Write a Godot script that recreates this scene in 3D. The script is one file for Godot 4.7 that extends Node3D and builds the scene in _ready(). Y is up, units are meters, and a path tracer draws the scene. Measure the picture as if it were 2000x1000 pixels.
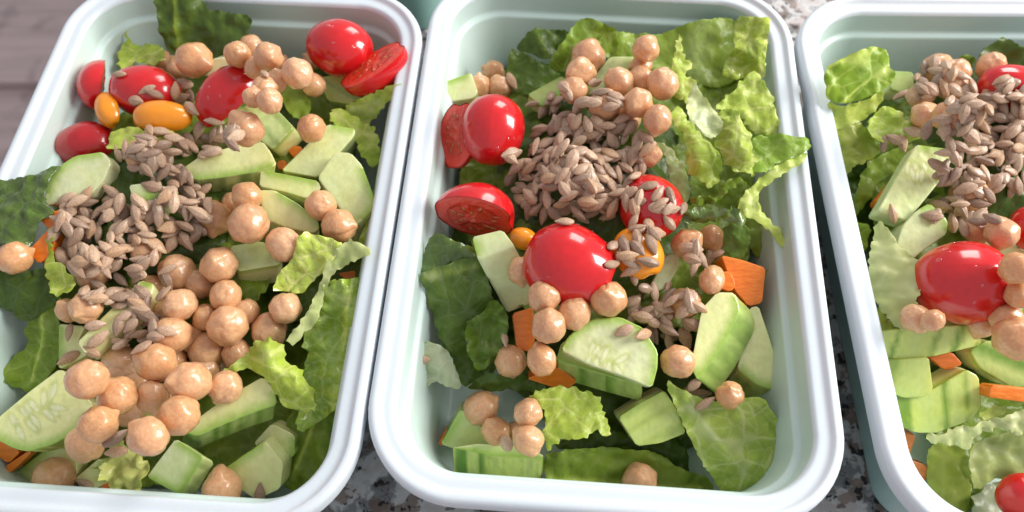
extends Node3D
# Three plastic boxes of chopped salad on a granite counter, seen from above. Units are metres.

const FOCAL := 1543.87            # focal length of the lens in pixels of a 2000 x 1000 picture
const RIM := 0.055                # height of the boxes' rims over the counter
var eye := Vector3(0, 0.298, 0)
var look: Basis
var taken := {}
var M := {}                       # materials
var rng := RandomNumberGenerator.new()
var n1 := FastNoiseLite.new()
var n2 := FastNoiseLite.new()

func _ready():
	rng.seed = 7
	# ---------------------------------------------------------------- camera
	look = Basis(Vector3.RIGHT, -1.08002) * Basis(Vector3(0, 0, 1), -0.00528)
	var cam := Camera3D.new(); cam.name = "camera"
	cam.fov = rad_to_deg(2.0 * atan(500.0 / FOCAL)); cam.near = 0.01; cam.far = 20.0
	cam.transform = Transform3D(look, eye)
	var at_ := CameraAttributesPhysical.new()
	at_.frustum_focal_length = 12.0 / (500.0 / FOCAL); at_.frustum_focus_distance = 0.265; at_.exposure_aperture = 15.0
	at_.frustum_near = 0.01; at_.frustum_far = 20.0
	cam.attributes = at_
	add_child(cam); cam.current = true
	# ---------------------------------------------------------------- the room's soft light and its two windows
	var env := Environment.new()
	env.background_mode = Environment.BG_COLOR; env.background_color = Color(0.97, 0.97, 1.0); env.background_energy_multiplier = 0.54
	env.tonemap_mode = Environment.TONE_MAPPER_LINEAR; env.tonemap_exposure = 1.08
	env.sdfgi_enabled = true; env.ssao_enabled = true; env.ssil_enabled = true
	var we := WorldEnvironment.new(); we.environment = env; we.name = "room_air"; add_child(we)
	window_light(Vector3(1.35, 0.80, -0.35), Vector2(0.6, 0.8), 3.1)
	window_light(Vector3(0.55, 0.95, -1.45), Vector2(0.6, 0.7), 1.15)
	# ---------------------------------------------------------------- the place and the things
	n1.seed = 3; n1.noise_type = FastNoiseLite.TYPE_SIMPLEX_SMOOTH; n1.frequency = 1.0; n1.fractal_octaves = 2
	n2.seed = 11; n2.noise_type = FastNoiseLite.TYPE_SIMPLEX_SMOOTH; n2.frequency = 1.0; n2.fractal_octaves = 3
	hm.resize(HW * HD); hm.fill(0.004)
	make_materials()
	setting()
	boxes()
	left_salad()
	middle_salad()
	right_salad()
	bury()
	print("things ", get_child_count(), " seeds ", seed_count)

func window_light(p: Vector3, size: Vector2, e: float):
	var l := AreaLight3D.new(); l.name = "window"; l.area_size = size; l.light_energy = e; l.light_color = Color(1.0, 0.985, 0.96)
	l.area_normalize_energy = true; l.area_range = 6.0; l.area_attenuation = 2.0; l.shadow_enabled = true
	add_child(l, true); l.look_at_from_position(p, Vector3(0, 0.03, -0.15), Vector3.UP)

# ==================================================================== placing
func ray(px: float, py: float) -> Vector3:
	return (look * Vector3((px - 1000.0) / FOCAL, -(py - 500.0) / FOCAL, -1.0)).normalized()

func at(px: float, py: float, h: float) -> Vector3:      # the point h millimetres over the counter on that sight line
	var d := ray(px, py)
	return eye + d * ((h * 0.001 - eye.y) / d.y)

func mm(pixels: float, p: Vector3) -> float:             # pixels at the place p, in metres
	return pixels * (look.inverse() * (eye - p)).z / FOCAL

const X0 := -0.27
const Z0 := -0.33
const CELL := 0.0015
const HW := 400
const HD := 220
var hm := PackedFloat32Array()                            # how high things stand, so that peas and seeds can rest on them

func hcell(x: float, z: float) -> float:
	var i := int((x - X0) / CELL)
	var j := int((z - Z0) / CELL)
	if i < 0 or j < 0 or i >= HW or j >= HD: return 0.0
	return hm[j * HW + i]

func hput(x: float, z: float, y: float):
	var i := int((x - X0) / CELL)
	var j := int((z - Z0) / CELL)
	if i < 0 or j < 0 or i >= HW or j >= HD: return
	if hm[j * HW + i] < y: hm[j * HW + i] = y

func hmesh(v: PackedVector3Array, ix: PackedInt32Array, o: Vector3, xf := Basis()):
	var w := PackedVector3Array(); w.resize(v.size())
	for k in v.size(): w[k] = xf * v[k] + o
	for k in range(0, ix.size(), 3):
		var p := w[ix[k]]
		var e := w[ix[k + 1]] - p
		var f := w[ix[k + 2]] - p
		var n := 1 + int(maxf(maxf(absf(e.x) + absf(e.z), absf(f.x) + absf(f.z)), absf(e.x - f.x) + absf(e.z - f.z)) / CELL)
		for i in n + 1:
			for j in n + 1 - i:
				var q := p + e * (float(i) / n) + f * (float(j) / n)
				hput(q.x, q.z, q.y)

func rest_sphere(px: float, py: float, r: float) -> Vector3:   # down the sight line until a ball of that radius touches
	var d := ray(px, py)
	var t := (0.082 - eye.y) / d.y
	var rr := r * 0.86
	var k := int(ceil(rr / CELL))
	while true:
		var c := eye + d * t
		if c.y <= 0.004 + r: return c
		for j in range(-k, k + 1):
			for i in range(-k, k + 1):
				var q := rr * rr - (i * i + j * j) * CELL * CELL
				if q > 0.0 and hcell(c.x + i * CELL, c.z + j * CELL) > c.y - sqrt(q): return c
		t += 0.0006
	return eye

# ==================================================================== naming
func numbered(s: String) -> String:
	var k: int = taken.get(s, 0)
	taken[s] = k + 1
	return s if k == 0 else "%s_%03d" % [s, k]

func tag(o: Node, label: String, category: String, group := "", kind := ""):
	if label: o.set_meta("label", label)
	if category: o.set_meta("category", category)
	if group: o.set_meta("group", group)
	if kind: o.set_meta("kind", kind)

func base(called: String, p: Vector3) -> Node3D:
	var o := Node3D.new(); o.name = numbered(called); o.position = p; add_child(o, true); return o

func put(called: String, mesh: Mesh, m: Material, parent: Node = self, p := Vector3.ZERO) -> MeshInstance3D:
	var o := MeshInstance3D.new(); o.mesh = mesh; o.material_override = m; o.position = p
	o.name = numbered(called) if parent == self else called
	parent.add_child(o, true)
	return o

# ==================================================================== meshes
class MB:
	var v := PackedVector3Array()
	var uv := PackedVector2Array()
	var col := PackedColorArray()
	var ix := PackedInt32Array()
	func add(p: Vector3, t := Vector2.ZERO, c := Color.WHITE) -> int:
		v.append(p); uv.append(t); col.append(c); return v.size() - 1
	func tri(a: int, b: int, c: int):                       # counter-clockwise seen from outside
		ix.append(a); ix.append(c); ix.append(b)
	func quad(a: int, b: int, c: int, d: int):
		tri(a, b, c); tri(a, c, d)
	func mesh() -> ArrayMesh:
		var n := PackedVector3Array(); n.resize(v.size())
		for k in range(0, ix.size(), 3):
			var a := ix[k]
			var b := ix[k + 1]
			var c := ix[k + 2]
			var f := (v[c] - v[a]).cross(v[b] - v[a]) * 1e6
			n[a] += f; n[b] += f; n[c] += f
		for k in n.size(): n[k] = n[k].normalized() if n[k].length_squared() > 1e-20 else Vector3.UP
		var a := []
		a.resize(Mesh.ARRAY_MAX)
		a[Mesh.ARRAY_VERTEX] = v; a[Mesh.ARRAY_NORMAL] = n; a[Mesh.ARRAY_TEX_UV] = uv; a[Mesh.ARRAY_COLOR] = col; a[Mesh.ARRAY_INDEX] = ix
		var m := ArrayMesh.new()
		m.add_surface_from_arrays(Mesh.PRIMITIVE_TRIANGLES, a)
		return m

func ball(nu: int, nv: int, f: Callable) -> MB:           # a closed skin: f takes a direction and gives a point; poles on the x axis
	var b := MB.new()
	for j in nv + 1:
		var th := PI * j / nv
		for i in nu + 1:
			var ph := TAU * i / nu
			var d := Vector3(cos(th), sin(th) * cos(ph), sin(th) * sin(ph))
			b.add(f.call(d), Vector2(float(i) / nu, float(j) / nv))
	for j in nv:
		for i in nu:
			var a := j * (nu + 1) + i
			b.quad(a, a + nu + 1, a + nu + 2, a + 1)
	if signed_volume(b) < 0.0: flip(b)
	return b

func signed_volume(b: MB) -> float:
	var s := 0.0
	for k in range(0, b.ix.size(), 3): s += b.v[b.ix[k]].dot(b.v[b.ix[k + 2]].cross(b.v[b.ix[k + 1]]))
	return s

func flip(b: MB):
	for k in range(0, b.ix.size(), 3):
		var t := b.ix[k + 1]
		b.ix[k + 1] = b.ix[k + 2]; b.ix[k + 2] = t

# -------------------------------------------------------------------- a box with round corners swept from a wall section
func outline(w: float, l: float, r: float) -> PackedVector2Array:   # the same count of points whatever the inset
	var p := PackedVector2Array()
	var a := w * 0.5 - r
	var b := l * 0.5 - r
	var corner := [Vector2(a, b), Vector2(-a, b), Vector2(-a, -b), Vector2(a, -b)]
	for k in 4:
		for i in 17: p.append(corner[k] + Vector2.from_angle(PI * 0.5 * (k + i / 16.0)) * r)
		var nxt: Vector2 = corner[(k + 1) % 4] + Vector2.from_angle(PI * 0.5 * (k + 1)) * r
		var from := p[p.size() - 1]
		for i in range(1, 6): p.append(from.lerp(nxt, i / 6.0))
	return p

func swept(section: Array, w: float, l: float, r: float, cap := false) -> ArrayMesh:   # section: [inset mm, y mm] from outside to inside
	var b := MB.new()
	var n := 0
	for s in section:
		var d: float = s[0] * 0.001
		var o := outline(w - 2.0 * d, l - 2.0 * d, maxf(r - d, 0.004))
		n = o.size()
		for q in o:
			var bow := 1.0
			b.add(Vector3(q.x * bow, s[1] * 0.001, q.y), Vector2(q.x, q.y))
	for k in section.size() - 1:
		for i in n:
			var j := (i + 1) % n
			b.quad(k * n + i, (k + 1) * n + i, (k + 1) * n + j, k * n + j)
	if cap:
		var c := b.add(Vector3(0, section[-1][1] * 0.001, 0))
		var k := (section.size() - 1) * n
		for i in n: b.tri(k + i, c, k + (i + 1) % n)
	return b.mesh()

# -------------------------------------------------------------------- leaves
func slope_h(pts: Array, h) -> Array:                     # [px, py] + a height rule -> points in the place. h: number, or [top, bottom, rise to the right]
	var lo := Vector2(1e9, 1e9)
	var hi := -lo
	for p in pts:
		lo = lo.min(Vector2(p[0], p[1])); hi = hi.max(Vector2(p[0], p[1]))
	var r := []
	for p in pts:
		var q: float
		if p.size() > 2: q = p[2]
		elif h is Array:
			q = lerpf(h[0], h[1], (p[1] - lo.y) / maxf(hi.y - lo.y, 1.0))
			if h.size() > 2: q += h[2] * ((p[0] - lo.x) / maxf(hi.x - lo.x, 1.0) - 0.5)
		else: q = h
		r.append(at(p[0], p[1], q))
	return r

func newell(p: Array) -> Vector3:
	var n := Vector3.ZERO
	for i in p.size(): n += p[i].cross(p[(i + 1) % p.size()])
	return n.normalized()

var leaf_no := 0

func leaf(called: String, label: String, pts: Array, h, tone: Color, o := {}) -> MeshInstance3D:
	leaf_no += 1
	var p3 := slope_h(pts, h)
	var c := Vector3.ZERO
	for p in p3: c += p
	c /= p3.size()
	for k in p3.size(): p3[k] -= c
	var n := newell(p3)
	if n.dot(eye - c) < 0.0: n = -n
	var ex: Vector3
	if o.has("rib"):
		ex = at(o.rib[1][0], o.rib[1][1], c.y * 1000.0) - at(o.rib[0][0], o.rib[0][1], c.y * 1000.0)
	else:
		ex = Vector3(cos(leaf_no * 2.4), 0.01, sin(leaf_no * 2.4))
	ex = (ex - n * ex.dot(n)).normalized()
	var ey := n.cross(ex)
	var q := []
	for p in p3: q.append(Vector3(p.dot(ex), p.dot(ey), p.dot(n)))
	var area := 0.0
	for i in q.size():
		var a: Vector3 = q[i]
		var e: Vector3 = q[(i + 1) % q.size()]
		area += a.x * e.y - a.y * e.x
	if area < 0.0: q.reverse()
	var step: float = o.get("step", 0.00125)
	for rep in o.get("smooth", 1):
		var s := []
		for i in q.size():
			var a: Vector3 = q[i]
			var e: Vector3 = q[(i + 1) % q.size()]
			s.append(a.lerp(e, 0.22)); s.append(a.lerp(e, 0.78))
		q = s
	var rim: Array[Vector3] = []
	for i in q.size():
		var a: Vector3 = q[i]
		var e: Vector3 = q[(i + 1) % q.size()]
		var m := maxi(1, int(round((e - a).length() / step)))
		for k in m: rim.append(a.lerp(e, float(k) / m))
	# a torn edge
	var rag: float = o.get("rag", 0.45) * 0.001
	var sd := leaf_no * 17.3
	var edge2 := PackedVector2Array()
	for i in rim.size():
		var a := rim[(i + rim.size() - 1) % rim.size()]
		var e := rim[(i + 1) % rim.size()]
		var nn := Vector2(e.y - a.y, a.x - e.x).normalized()
		var s := i * step
		var off := rag * (n1.get_noise_2d(s * 330.0, sd) * 1.3 + n1.get_noise_2d(s * 900.0, sd + 9.0) * 0.6)
		edge2.append(Vector2(rim[i].x, rim[i].y) + nn * off)
	var lo := edge2[0]
	var hi := edge2[0]
	for e in edge2:
		lo = lo.min(e); hi = hi.max(e)
	var pins: Array[Vector3] = []
	var weights: Array[float] = []
	for i in range(0, rim.size(), 2):
		pins.append(Vector3(edge2[i].x, edge2[i].y, rim[i].z)); weights.append(1.0)
	for b in o.get("bumps", []):
		var p: Vector3 = at(b[0], b[1], b[2]) - c
		pins.append(Vector3(p.dot(ex), p.dot(ey), p.dot(n))); weights.append(b[3] if b.size() > 3 else 25.0)
	var all2 := edge2.duplicate()
	var w := PackedFloat32Array()
	var dist := PackedFloat32Array()
	for i in rim.size():
		w.append(rim[i].z); dist.append(0.0)
	var y := lo.y
	var odd := false
	while y < hi.y:
		var x := lo.x + (step * 0.5 if odd else 0.0)
		while x < hi.x:
			var t := Vector2(x + rng.randf_range(-0.15, 0.15) * step, y + rng.randf_range(-0.15, 0.15) * step)
			x += step
			if not Geometry2D.is_point_in_polygon(t, edge2): continue
			var near := 1e9
			var sw := 0.0
			var sz := 0.0
			for k in pins.size():
				var g := pins[k]
				var dx := g.x - t.x
				var dy := g.y - t.y
				var dd := dx * dx + dy * dy + 1e-9
				if dd < near and weights[k] == 1.0: near = dd
				var ww := weights[k] / (dd * sqrt(dd))
				sw += ww; sz += ww * g.z
			near = sqrt(near)
			if near < step * 0.6: continue
			all2.append(t); w.append(sz / sw); dist.append(near)
		y += step * 0.87
		odd = not odd
	var puck: float = o.get("pucker", 0.65) * 0.001
	var ruf: float = o.get("ruffle", 1.0) * 0.001
	var crum: float = o.get("crumple", 2.1) * 0.001
	var tone2: Color = o.get("tone2", tone * 0.72)
	var ribs := []
	if o.has("rib"):
		var a: Vector3 = at(o.rib[0][0], o.rib[0][1], c.y * 1000.0) - c
		var e: Vector3 = at(o.rib[1][0], o.rib[1][1], c.y * 1000.0) - c
		ribs = [Vector2(a.dot(ex), a.dot(ey)), Vector2(e.dot(ex), e.dot(ey))]
	var ribw: float = o.get("ribw", 1.4) * 0.001
	var ribtone: Color = o.get("ribtone", Color(0.80, 0.84, 0.52))
	var b := MB.new()
	var cols := PackedColorArray()
	var pos := PackedVector3Array()
	var uvo := Vector2(fmod(leaf_no * 0.37, 1.0), fmod(leaf_no * 0.61, 1.0))
	for i in all2.size():
		var t := all2[i]
		var z := w[i]
		var e: float = exp(-dist[i] / 0.004)
		z += ruf * e * n1.get_noise_2d(t.x * 190.0 + sd, t.y * 190.0) * 1.8
		if o.has("dome"): z += o.dome[0] * 0.001 * smoothstep(0.0, o.dome[1] * 0.001, dist[i])
		z += puck * (absf(n1.get_noise_2d(t.x * 120.0 - sd, t.y * 120.0)) - 0.3) * 1.6 * (1.0 - 0.5 * e)
		z += crum * n2.get_noise_2d(t.x * 34.0 + sd * 1.7, t.y * 34.0) * 2.2
		var m := clampf(0.5 + 0.9 * n2.get_noise_2d(t.x * 55.0, t.y * 55.0 + sd), 0.0, 1.0)
		var k: Color = tone.lerp(tone2, m)
		if ribs.size():
			var near := Geometry2D.get_closest_point_to_segment(t, ribs[0], ribs[1])
			var along := clampf((near - ribs[0]).length() / maxf((ribs[1] - ribs[0]).length(), 1e-5), 0.0, 1.0)
			var rw := ribw * lerpf(1.25, 0.6, along)
			var f := exp(-pow((t - near).length() / rw, 2.0))
			k = k.lerp(ribtone, clampf(f * 1.1, 0.0, 1.0))
			z += f * 0.0007
		k = k.lerp(tone * 1.15, e * 0.35)
		k.a = 1.0
		cols.append(k); pos.append(ex * t.x + ey * t.y + n * z)
	var tris := Geometry2D.triangulate_delaunay(all2)
	var keep := PackedInt32Array()
	for k in range(0, tris.size(), 3):
		var a := tris[k]
		var d := tris[k + 1]
		var e := tris[k + 2]
		if not Geometry2D.is_point_in_polygon((all2[a] + all2[d] + all2[e]) / 3.0, edge2): continue
		if (all2[d] - all2[a]).cross(all2[e] - all2[a]) < 0.0:
			var s := d
			d = e; e = s
		keep.append(a); keep.append(d); keep.append(e)
	var half: float = o.get("thick", 0.32) * 0.0005
	var uk: float = 1.0 / (o.get("tile", 46.0) * 0.001)
	var cnt := pos.size()
	for side in [1.0, -1.0]:
		for i in cnt: b.add(pos[i] + n * half * side, all2[i] * uk + uvo, cols[i])
	for k in range(0, keep.size(), 3):
		b.tri(keep[k], keep[k + 1], keep[k + 2])
		b.tri(cnt + keep[k], cnt + keep[k + 2], cnt + keep[k + 1])
	for i in rim.size():
		var j := (i + 1) % rim.size()
		b.quad(i, cnt + i, cnt + j, j)
	var parent: Node3D = o.get("parent", null)
	var mi: MeshInstance3D
	if parent:
		mi = put(called, b.mesh(), o.get("mat", M.leaf), parent, c - parent.position)
	else:
		mi = put(called, b.mesh(), o.get("mat", M.leaf), self, c)
		tag(mi, label, "lettuce", o.get("group", ""))
	if not o.get("ghost", false): hmesh(pos, keep, c)
	return mi

# -------------------------------------------------------------------- cut pieces: a face and how far it runs back
func chunk(called: String, label: String, category: String, pts: Array, h, to: Array, o := {}) -> Node3D:
	# pts: outline of the cut face; to: where the first corner's edge ends, or [depth mm] straight down from the face
	leaf_no += 1
	var p3 := slope_h(pts, h)
	var c := Vector3.ZERO
	for p in p3: c += p
	c /= p3.size()
	var n := newell(p3)
	if n.dot(eye - c) < 0.0:
		n = -n
	var run: Vector3 = (at(to[0], to[1], to[2]) - p3[0]) if to.size() == 3 else -n * to[0] * 0.001
	var ex: Vector3 = (p3[1] - p3[0]).normalized()
	ex = (ex - n * ex.dot(n)).normalized()
	var ey := n.cross(ex)
	var skin_edges: Array = o.get("skin", [])
	var q := []
	var sk := []
	for i in p3.size():
		var d: Vector3 = p3[i] - c
		q.append(Vector3(d.dot(ex), d.dot(ey), d.dot(n))); sk.append(1.0 if i in skin_edges else 0.0)   # edge i runs from corner i to the next
	var area := 0.0
	for i in q.size(): area += q[i].x * q[(i + 1) % q.size()].y - q[i].y * q[(i + 1) % q.size()].x
	if area < 0.0:
		q.reverse(); sk.reverse()
		sk.push_back(sk.pop_front())
	for rep in o.get("round", 1):
		var s := []
		var s2 := []
		for i in q.size():
			var a: Vector3 = q[i]
			var e: Vector3 = q[(i + 1) % q.size()]
			var f: float = o.get("cut", 0.0) if rep else minf(o.get("corner", 0.0009) / maxf((e - a).length(), 1e-4), 0.3)
			if rep: f = 0.25
			s.append(a.lerp(e, f)); s2.append(sk[i])
			s.append(a.lerp(e, 1.0 - f)); s2.append(maxf(sk[i], sk[(i + 1) % q.size()]) if sk[i] == sk[(i + 1) % q.size()] else 0.0)
		q = s; sk = s2
	var step := 0.0011
	var rim: Array[Vector3] = []
	var rsk: Array[float] = []
	for i in q.size():
		var a: Vector3 = q[i]
		var e: Vector3 = q[(i + 1) % q.size()]
		var m := maxi(1, int(round((e - a).length() / step)))
		for k in m:
			rim.append(a.lerp(e, float(k) / m)); rsk.append(sk[i])
	var cnt := rim.size()
	var sd := leaf_no * 13.7
	var inw: Array[Vector2] = []
	for i in cnt:
		var a := rim[(i + cnt - 1) % cnt]
		var e := rim[(i + 1) % cnt]
		inw.append(Vector2(a.y - e.y, e.x - a.x).normalized())
	var T := func(v: Vector3) -> Vector3: return ex * v.x + ey * v.y + n * v.z
	var bev: float = o.get("bevel", 0.38) * 0.001
	var flesh: Color = o.get("flesh", Color(0.84, 0.83, 0.40))
	var rind: Color = o.get("rind", Color(0.36, 0.53, 0.085))
	var dark: Color = o.get("dark", Color(0.13, 0.28, 0.025))
	var pale: Color = o.get("pale", Color(0.62, 0.71, 0.19))
	var stripe: float = o.get("stripe", 0.75)
	var skcol: Array[Color] = []
	for i in cnt:
		var s := n1.get_noise_2d(i * step * 125.0, sd) * 1.9 + n1.get_noise_2d(i * step * 300.0, sd) * 0.35
		skcol.append(pale.lerp(dark, clampf((s - 0.05) * 1.7, 0.0, 1.0) * stripe).lerp(Color(0.60, 0.70, 0.25), clampf(-s * 0.6, 0.0, 0.6)))
	var fb := MB.new()          # cut faces
	var sb := MB.new()          # skin
	var deep := run.length()
	var face_skin: bool = o.get("face_skin", false)
	var grain := Vector2.ZERO
	if face_skin:
		var best := 0.0
		for i in p3.size():
			var e: Vector3 = p3[(i + 1) % p3.size()] - p3[i]
			if e.length() > best:
				best = e.length(); grain = Vector2(e.dot(ex), e.dot(ey)).normalized()
		if o.has("grain"):
			var e: Vector3 = at(o.grain[2], o.grain[3], c.y * 1000.0) - at(o.grain[0], o.grain[1], c.y * 1000.0)
			grain = Vector2(e.dot(ex), e.dot(ey)).normalized()
	# [px0, py0, px1, py1, count, spread mm]: the cucumber's seeds, cut across, in a row on the face
	var marks := []
	if o.has("seeds"):
		var sdv: Array = o.seeds
		var ends := []
		for k in 2:
			var d := ray(sdv[k * 2], sdv[k * 2 + 1])
			var hit: Vector3 = eye + d * (n.dot(c - eye) / n.dot(d)) - c
			ends.append(Vector2(hit.dot(ex), hit.dot(ey)))
		var al: Vector2 = (ends[1] - ends[0]).normalized()
		for k in sdv[4]:
			for side in [-1.0, 1.0]:
				if rng.randf() < 0.2: continue
				var q2: Vector2 = ends[0].lerp(ends[1], (k + 0.5 + rng.randf_range(-0.3, 0.3)) / sdv[4]) + al.orthogonal() * side * (sdv[5] * 0.001 + rng.randf_range(0.0, 0.0009))
				marks.append([q2, al.orthogonal().angle() + side * rng.randf_range(-0.15, 0.5) + (k + 0.5 - sdv[4] * 0.5) * 0.09 * side])
	# the two caps
	for end in 2:
		var shift := Vector3.ZERO if end == 0 else run
		var edge2 := PackedVector2Array()
		for i in cnt: edge2.append(Vector2(rim[i].x, rim[i].y) + inw[i] * bev)
		var all2 := edge2.duplicate()
		var zz := PackedFloat32Array()
		var ds := PackedFloat32Array()
		for i in cnt:
			zz.append(rim[i].z); ds.append(0.0 if rsk[i] > 0.5 else 1.0)
		var lo := edge2[0]
		var hi := edge2[0]
		for e in edge2:
			lo = lo.min(e); hi = hi.max(e)
		var gs := 0.0016 if marks.is_empty() or end == 1 else 0.00055
		var y := lo.y + gs * 0.5
		while y < hi.y:
			var x := lo.x + gs * 0.5
			while x < hi.x:
				var t := Vector2(x + rng.randf_range(-0.2, 0.2) * gs, y + rng.randf_range(-0.2, 0.2) * gs)
				x += gs
				if not Geometry2D.is_point_in_polygon(t, edge2): continue
				var near := 1e9
				var nearskin := 1e9
				var sw := 0.0
				var sz := 0.0
				for k in range(0, cnt, 2):
					var dd := edge2[k].distance_squared_to(t) + 1e-9
					near = minf(near, dd)
					if rsk[k] > 0.5: nearskin = minf(nearskin, dd)
					var ww := 1.0 / (dd * sqrt(dd))
					sw += ww; sz += ww * rim[k].z
				if near < gs * gs * 0.3: continue
				all2.append(t); zz.append(sz / sw + 0.00022 * n1.get_noise_2d(t.x * 160.0 + sd, t.y * 160.0 + end * 50.0)); ds.append(minf(1.0, sqrt(nearskin) / 0.0042))
			y += gs
		var first := fb.v.size()
		for i in all2.size():
			var t := all2[i]
			var k: Color
			if face_skin and end == 0:
				var across := t.x * grain.y - t.y * grain.x
				var s := n1.get_noise_2d(across * 125.0, sd) * 1.9 + n1.get_noise_2d(across * 300.0, sd + 3.0) * 0.35 + n1.get_noise_2d(t.x * 150.0, t.y * 150.0) * 0.25
				k = pale.lerp(dark, clampf((s - 0.05) * 1.7, 0.0, 1.0) * stripe).lerp(Color(0.60, 0.70, 0.25), clampf(-s * 0.6, 0.0, 0.6))
			else:
				k = rind.lerp(flesh, smoothstep(0.0, 1.0, ds[i]))
				var core := clampf(0.5 + 1.3 * n2.get_noise_2d(t.x * 90.0 - sd, t.y * 90.0), 0.0, 1.0) * ds[i] * (0.0 if o.has("mat") else 1.0)
				k = k.lerp(Color(0.68, 0.72, 0.26), core * 0.38)
				for g in marks:
					var e: Vector2 = (t - g[0]).rotated(-g[1])
					var dd := Vector2(e.x / 0.0027, e.y / (0.00085 * (1.0 - 0.12 * e.x / 0.0027))).length()
					if dd < 1.9:
						k = k.lerp(Color(0.52, 0.58, 0.18), smoothstep(1.9, 1.15, dd) * 0.6)
						k = k.lerp(Color(0.82, 0.82, 0.52), smoothstep(1.1, 0.75, dd) * 0.9)
				k = k * (1.0 + 0.07 * n2.get_noise_2d(t.x * 220.0 + sd, t.y * 220.0))
			k.a = 1.0
			fb.add(c + T.call(Vector3(t.x, t.y, zz[i])) + shift, t * 30.0, k)
		var tris := Geometry2D.triangulate_delaunay(all2)
		for k in range(0, tris.size(), 3):
			var a := tris[k]
			var d := tris[k + 1]
			var e := tris[k + 2]
			if not Geometry2D.is_point_in_polygon((all2[a] + all2[d] + all2[e]) / 3.0, edge2): continue
			if ((all2[d] - all2[a]).cross(all2[e] - all2[a]) < 0.0) == (end == 0):
				var s := d
				d = e; e = s
			fb.tri(first + a, first + d, first + e)
		# the rounded edge from the cap to the side
		var prev := first
		for st in [[0.3, 0.3], [0.0, 1.0]]:
			var row := fb.v.size()
			for i in cnt:
				var t: Vector2 = Vector2(rim[i].x, rim[i].y) + inw[i] * bev * st[0]
				var k: Color = flesh
				if rsk[i] > 0.5: k = rind.lerp(skcol[i], st[1])
				if face_skin and end == 0: k = fb.col[first + i]
				k.a = 1.0
				var inn: Vector3 = run.normalized() * bev * st[1] * (1.0 if end == 0 else -1.0)
				fb.add(c + T.call(Vector3(t.x, t.y, rim[i].z)) + shift + inn, t * 30.0, k)
			for i in cnt:
				var j := (i + 1) % cnt
				if end == 0: fb.quad(prev + i, row + i, row + j, prev + j)
				else: fb.quad(prev + i, prev + j, row + j, row + i)
			prev = row
	# the sides, in rows from the face to the back
	var rows := maxi(2, int(deep / 0.0016))
	var first_f := fb.v.size()
	var first_s := sb.v.size()
	var d0: Vector3 = run.normalized() * bev
	for r in rows + 1:
		var f := float(r) / rows
		for i in cnt:
			var bulge := 0.00025 * n1.get_noise_2d(i * step * 160.0 + sd, f * deep * 160.0) * sin(PI * f)
			if rsk[i] > 0.5: bulge += 0.00022 * n1.get_noise_2d(i * step * 420.0, sd) * sin(PI * f)
			var t: Vector2 = Vector2(rim[i].x, rim[i].y) - inw[i] * bulge
			var p: Vector3 = c + T.call(Vector3(t.x, t.y, rim[i].z)) + d0 + (run - 2.0 * d0) * f
			var k: Color = flesh * (1.0 + 0.07 * n2.get_noise_2d(i * step * 200.0 + sd, f * deep * 200.0))
			if face_skin: k = rind.lerp(flesh, smoothstep(0.0, 0.0035, f * deep))
			k.a = 1.0
			var g: Color = skcol[i] * (1.0 + 0.25 * n1.get_noise_2d(i * step * 300.0 + sd, f * deep * 90.0))
			g.a = 1.0
			fb.add(p, Vector2(i * step, f * deep) * 30.0, k)
			sb.add(p, Vector2(i * step, f * deep) * 30.0, g)
	var has_skin := false
	for r in rows:
		for i in cnt:
			var j := (i + 1) % cnt
			var a := r * cnt
			if rsk[i] > 0.5:
				has_skin = true
				sb.quad(first_s + a + i, first_s + a + cnt + i, first_s + a + cnt + j, first_s + a + j)
			else:
				fb.quad(first_f + a + i, first_f + a + cnt + i, first_f + a + cnt + j, first_f + a + j)
	var lowest := c
	for p in fb.v:
		if p.y < lowest.y: lowest = p
	var foot := Vector3((c + run * 0.5).x, lowest.y, (c + run * 0.5).z)
	for b in [fb, sb]:
		for k in b.v.size(): b.v[k] -= foot
	var root := base(called, foot)
	tag(root, label, category, o.get("group", ""))
	put("flesh", fb.mesh(), o.get("mat", M.flesh), root)
	if has_skin:
		var s := squeeze(sb)
		put("skin", s.mesh(), M.skin, root)
	if not o.get("ghost", false): hmesh(fb.v, fb.ix, foot)
	return root

func squeeze(b: MB) -> MB:                                  # drop the points no face uses
	var r := MB.new()
	var to := {}
	for k in b.ix:
		if not to.has(k): to[k] = r.add(b.v[k], b.uv[k], b.col[k])
		r.ix.append(to[k])
	return r

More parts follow.
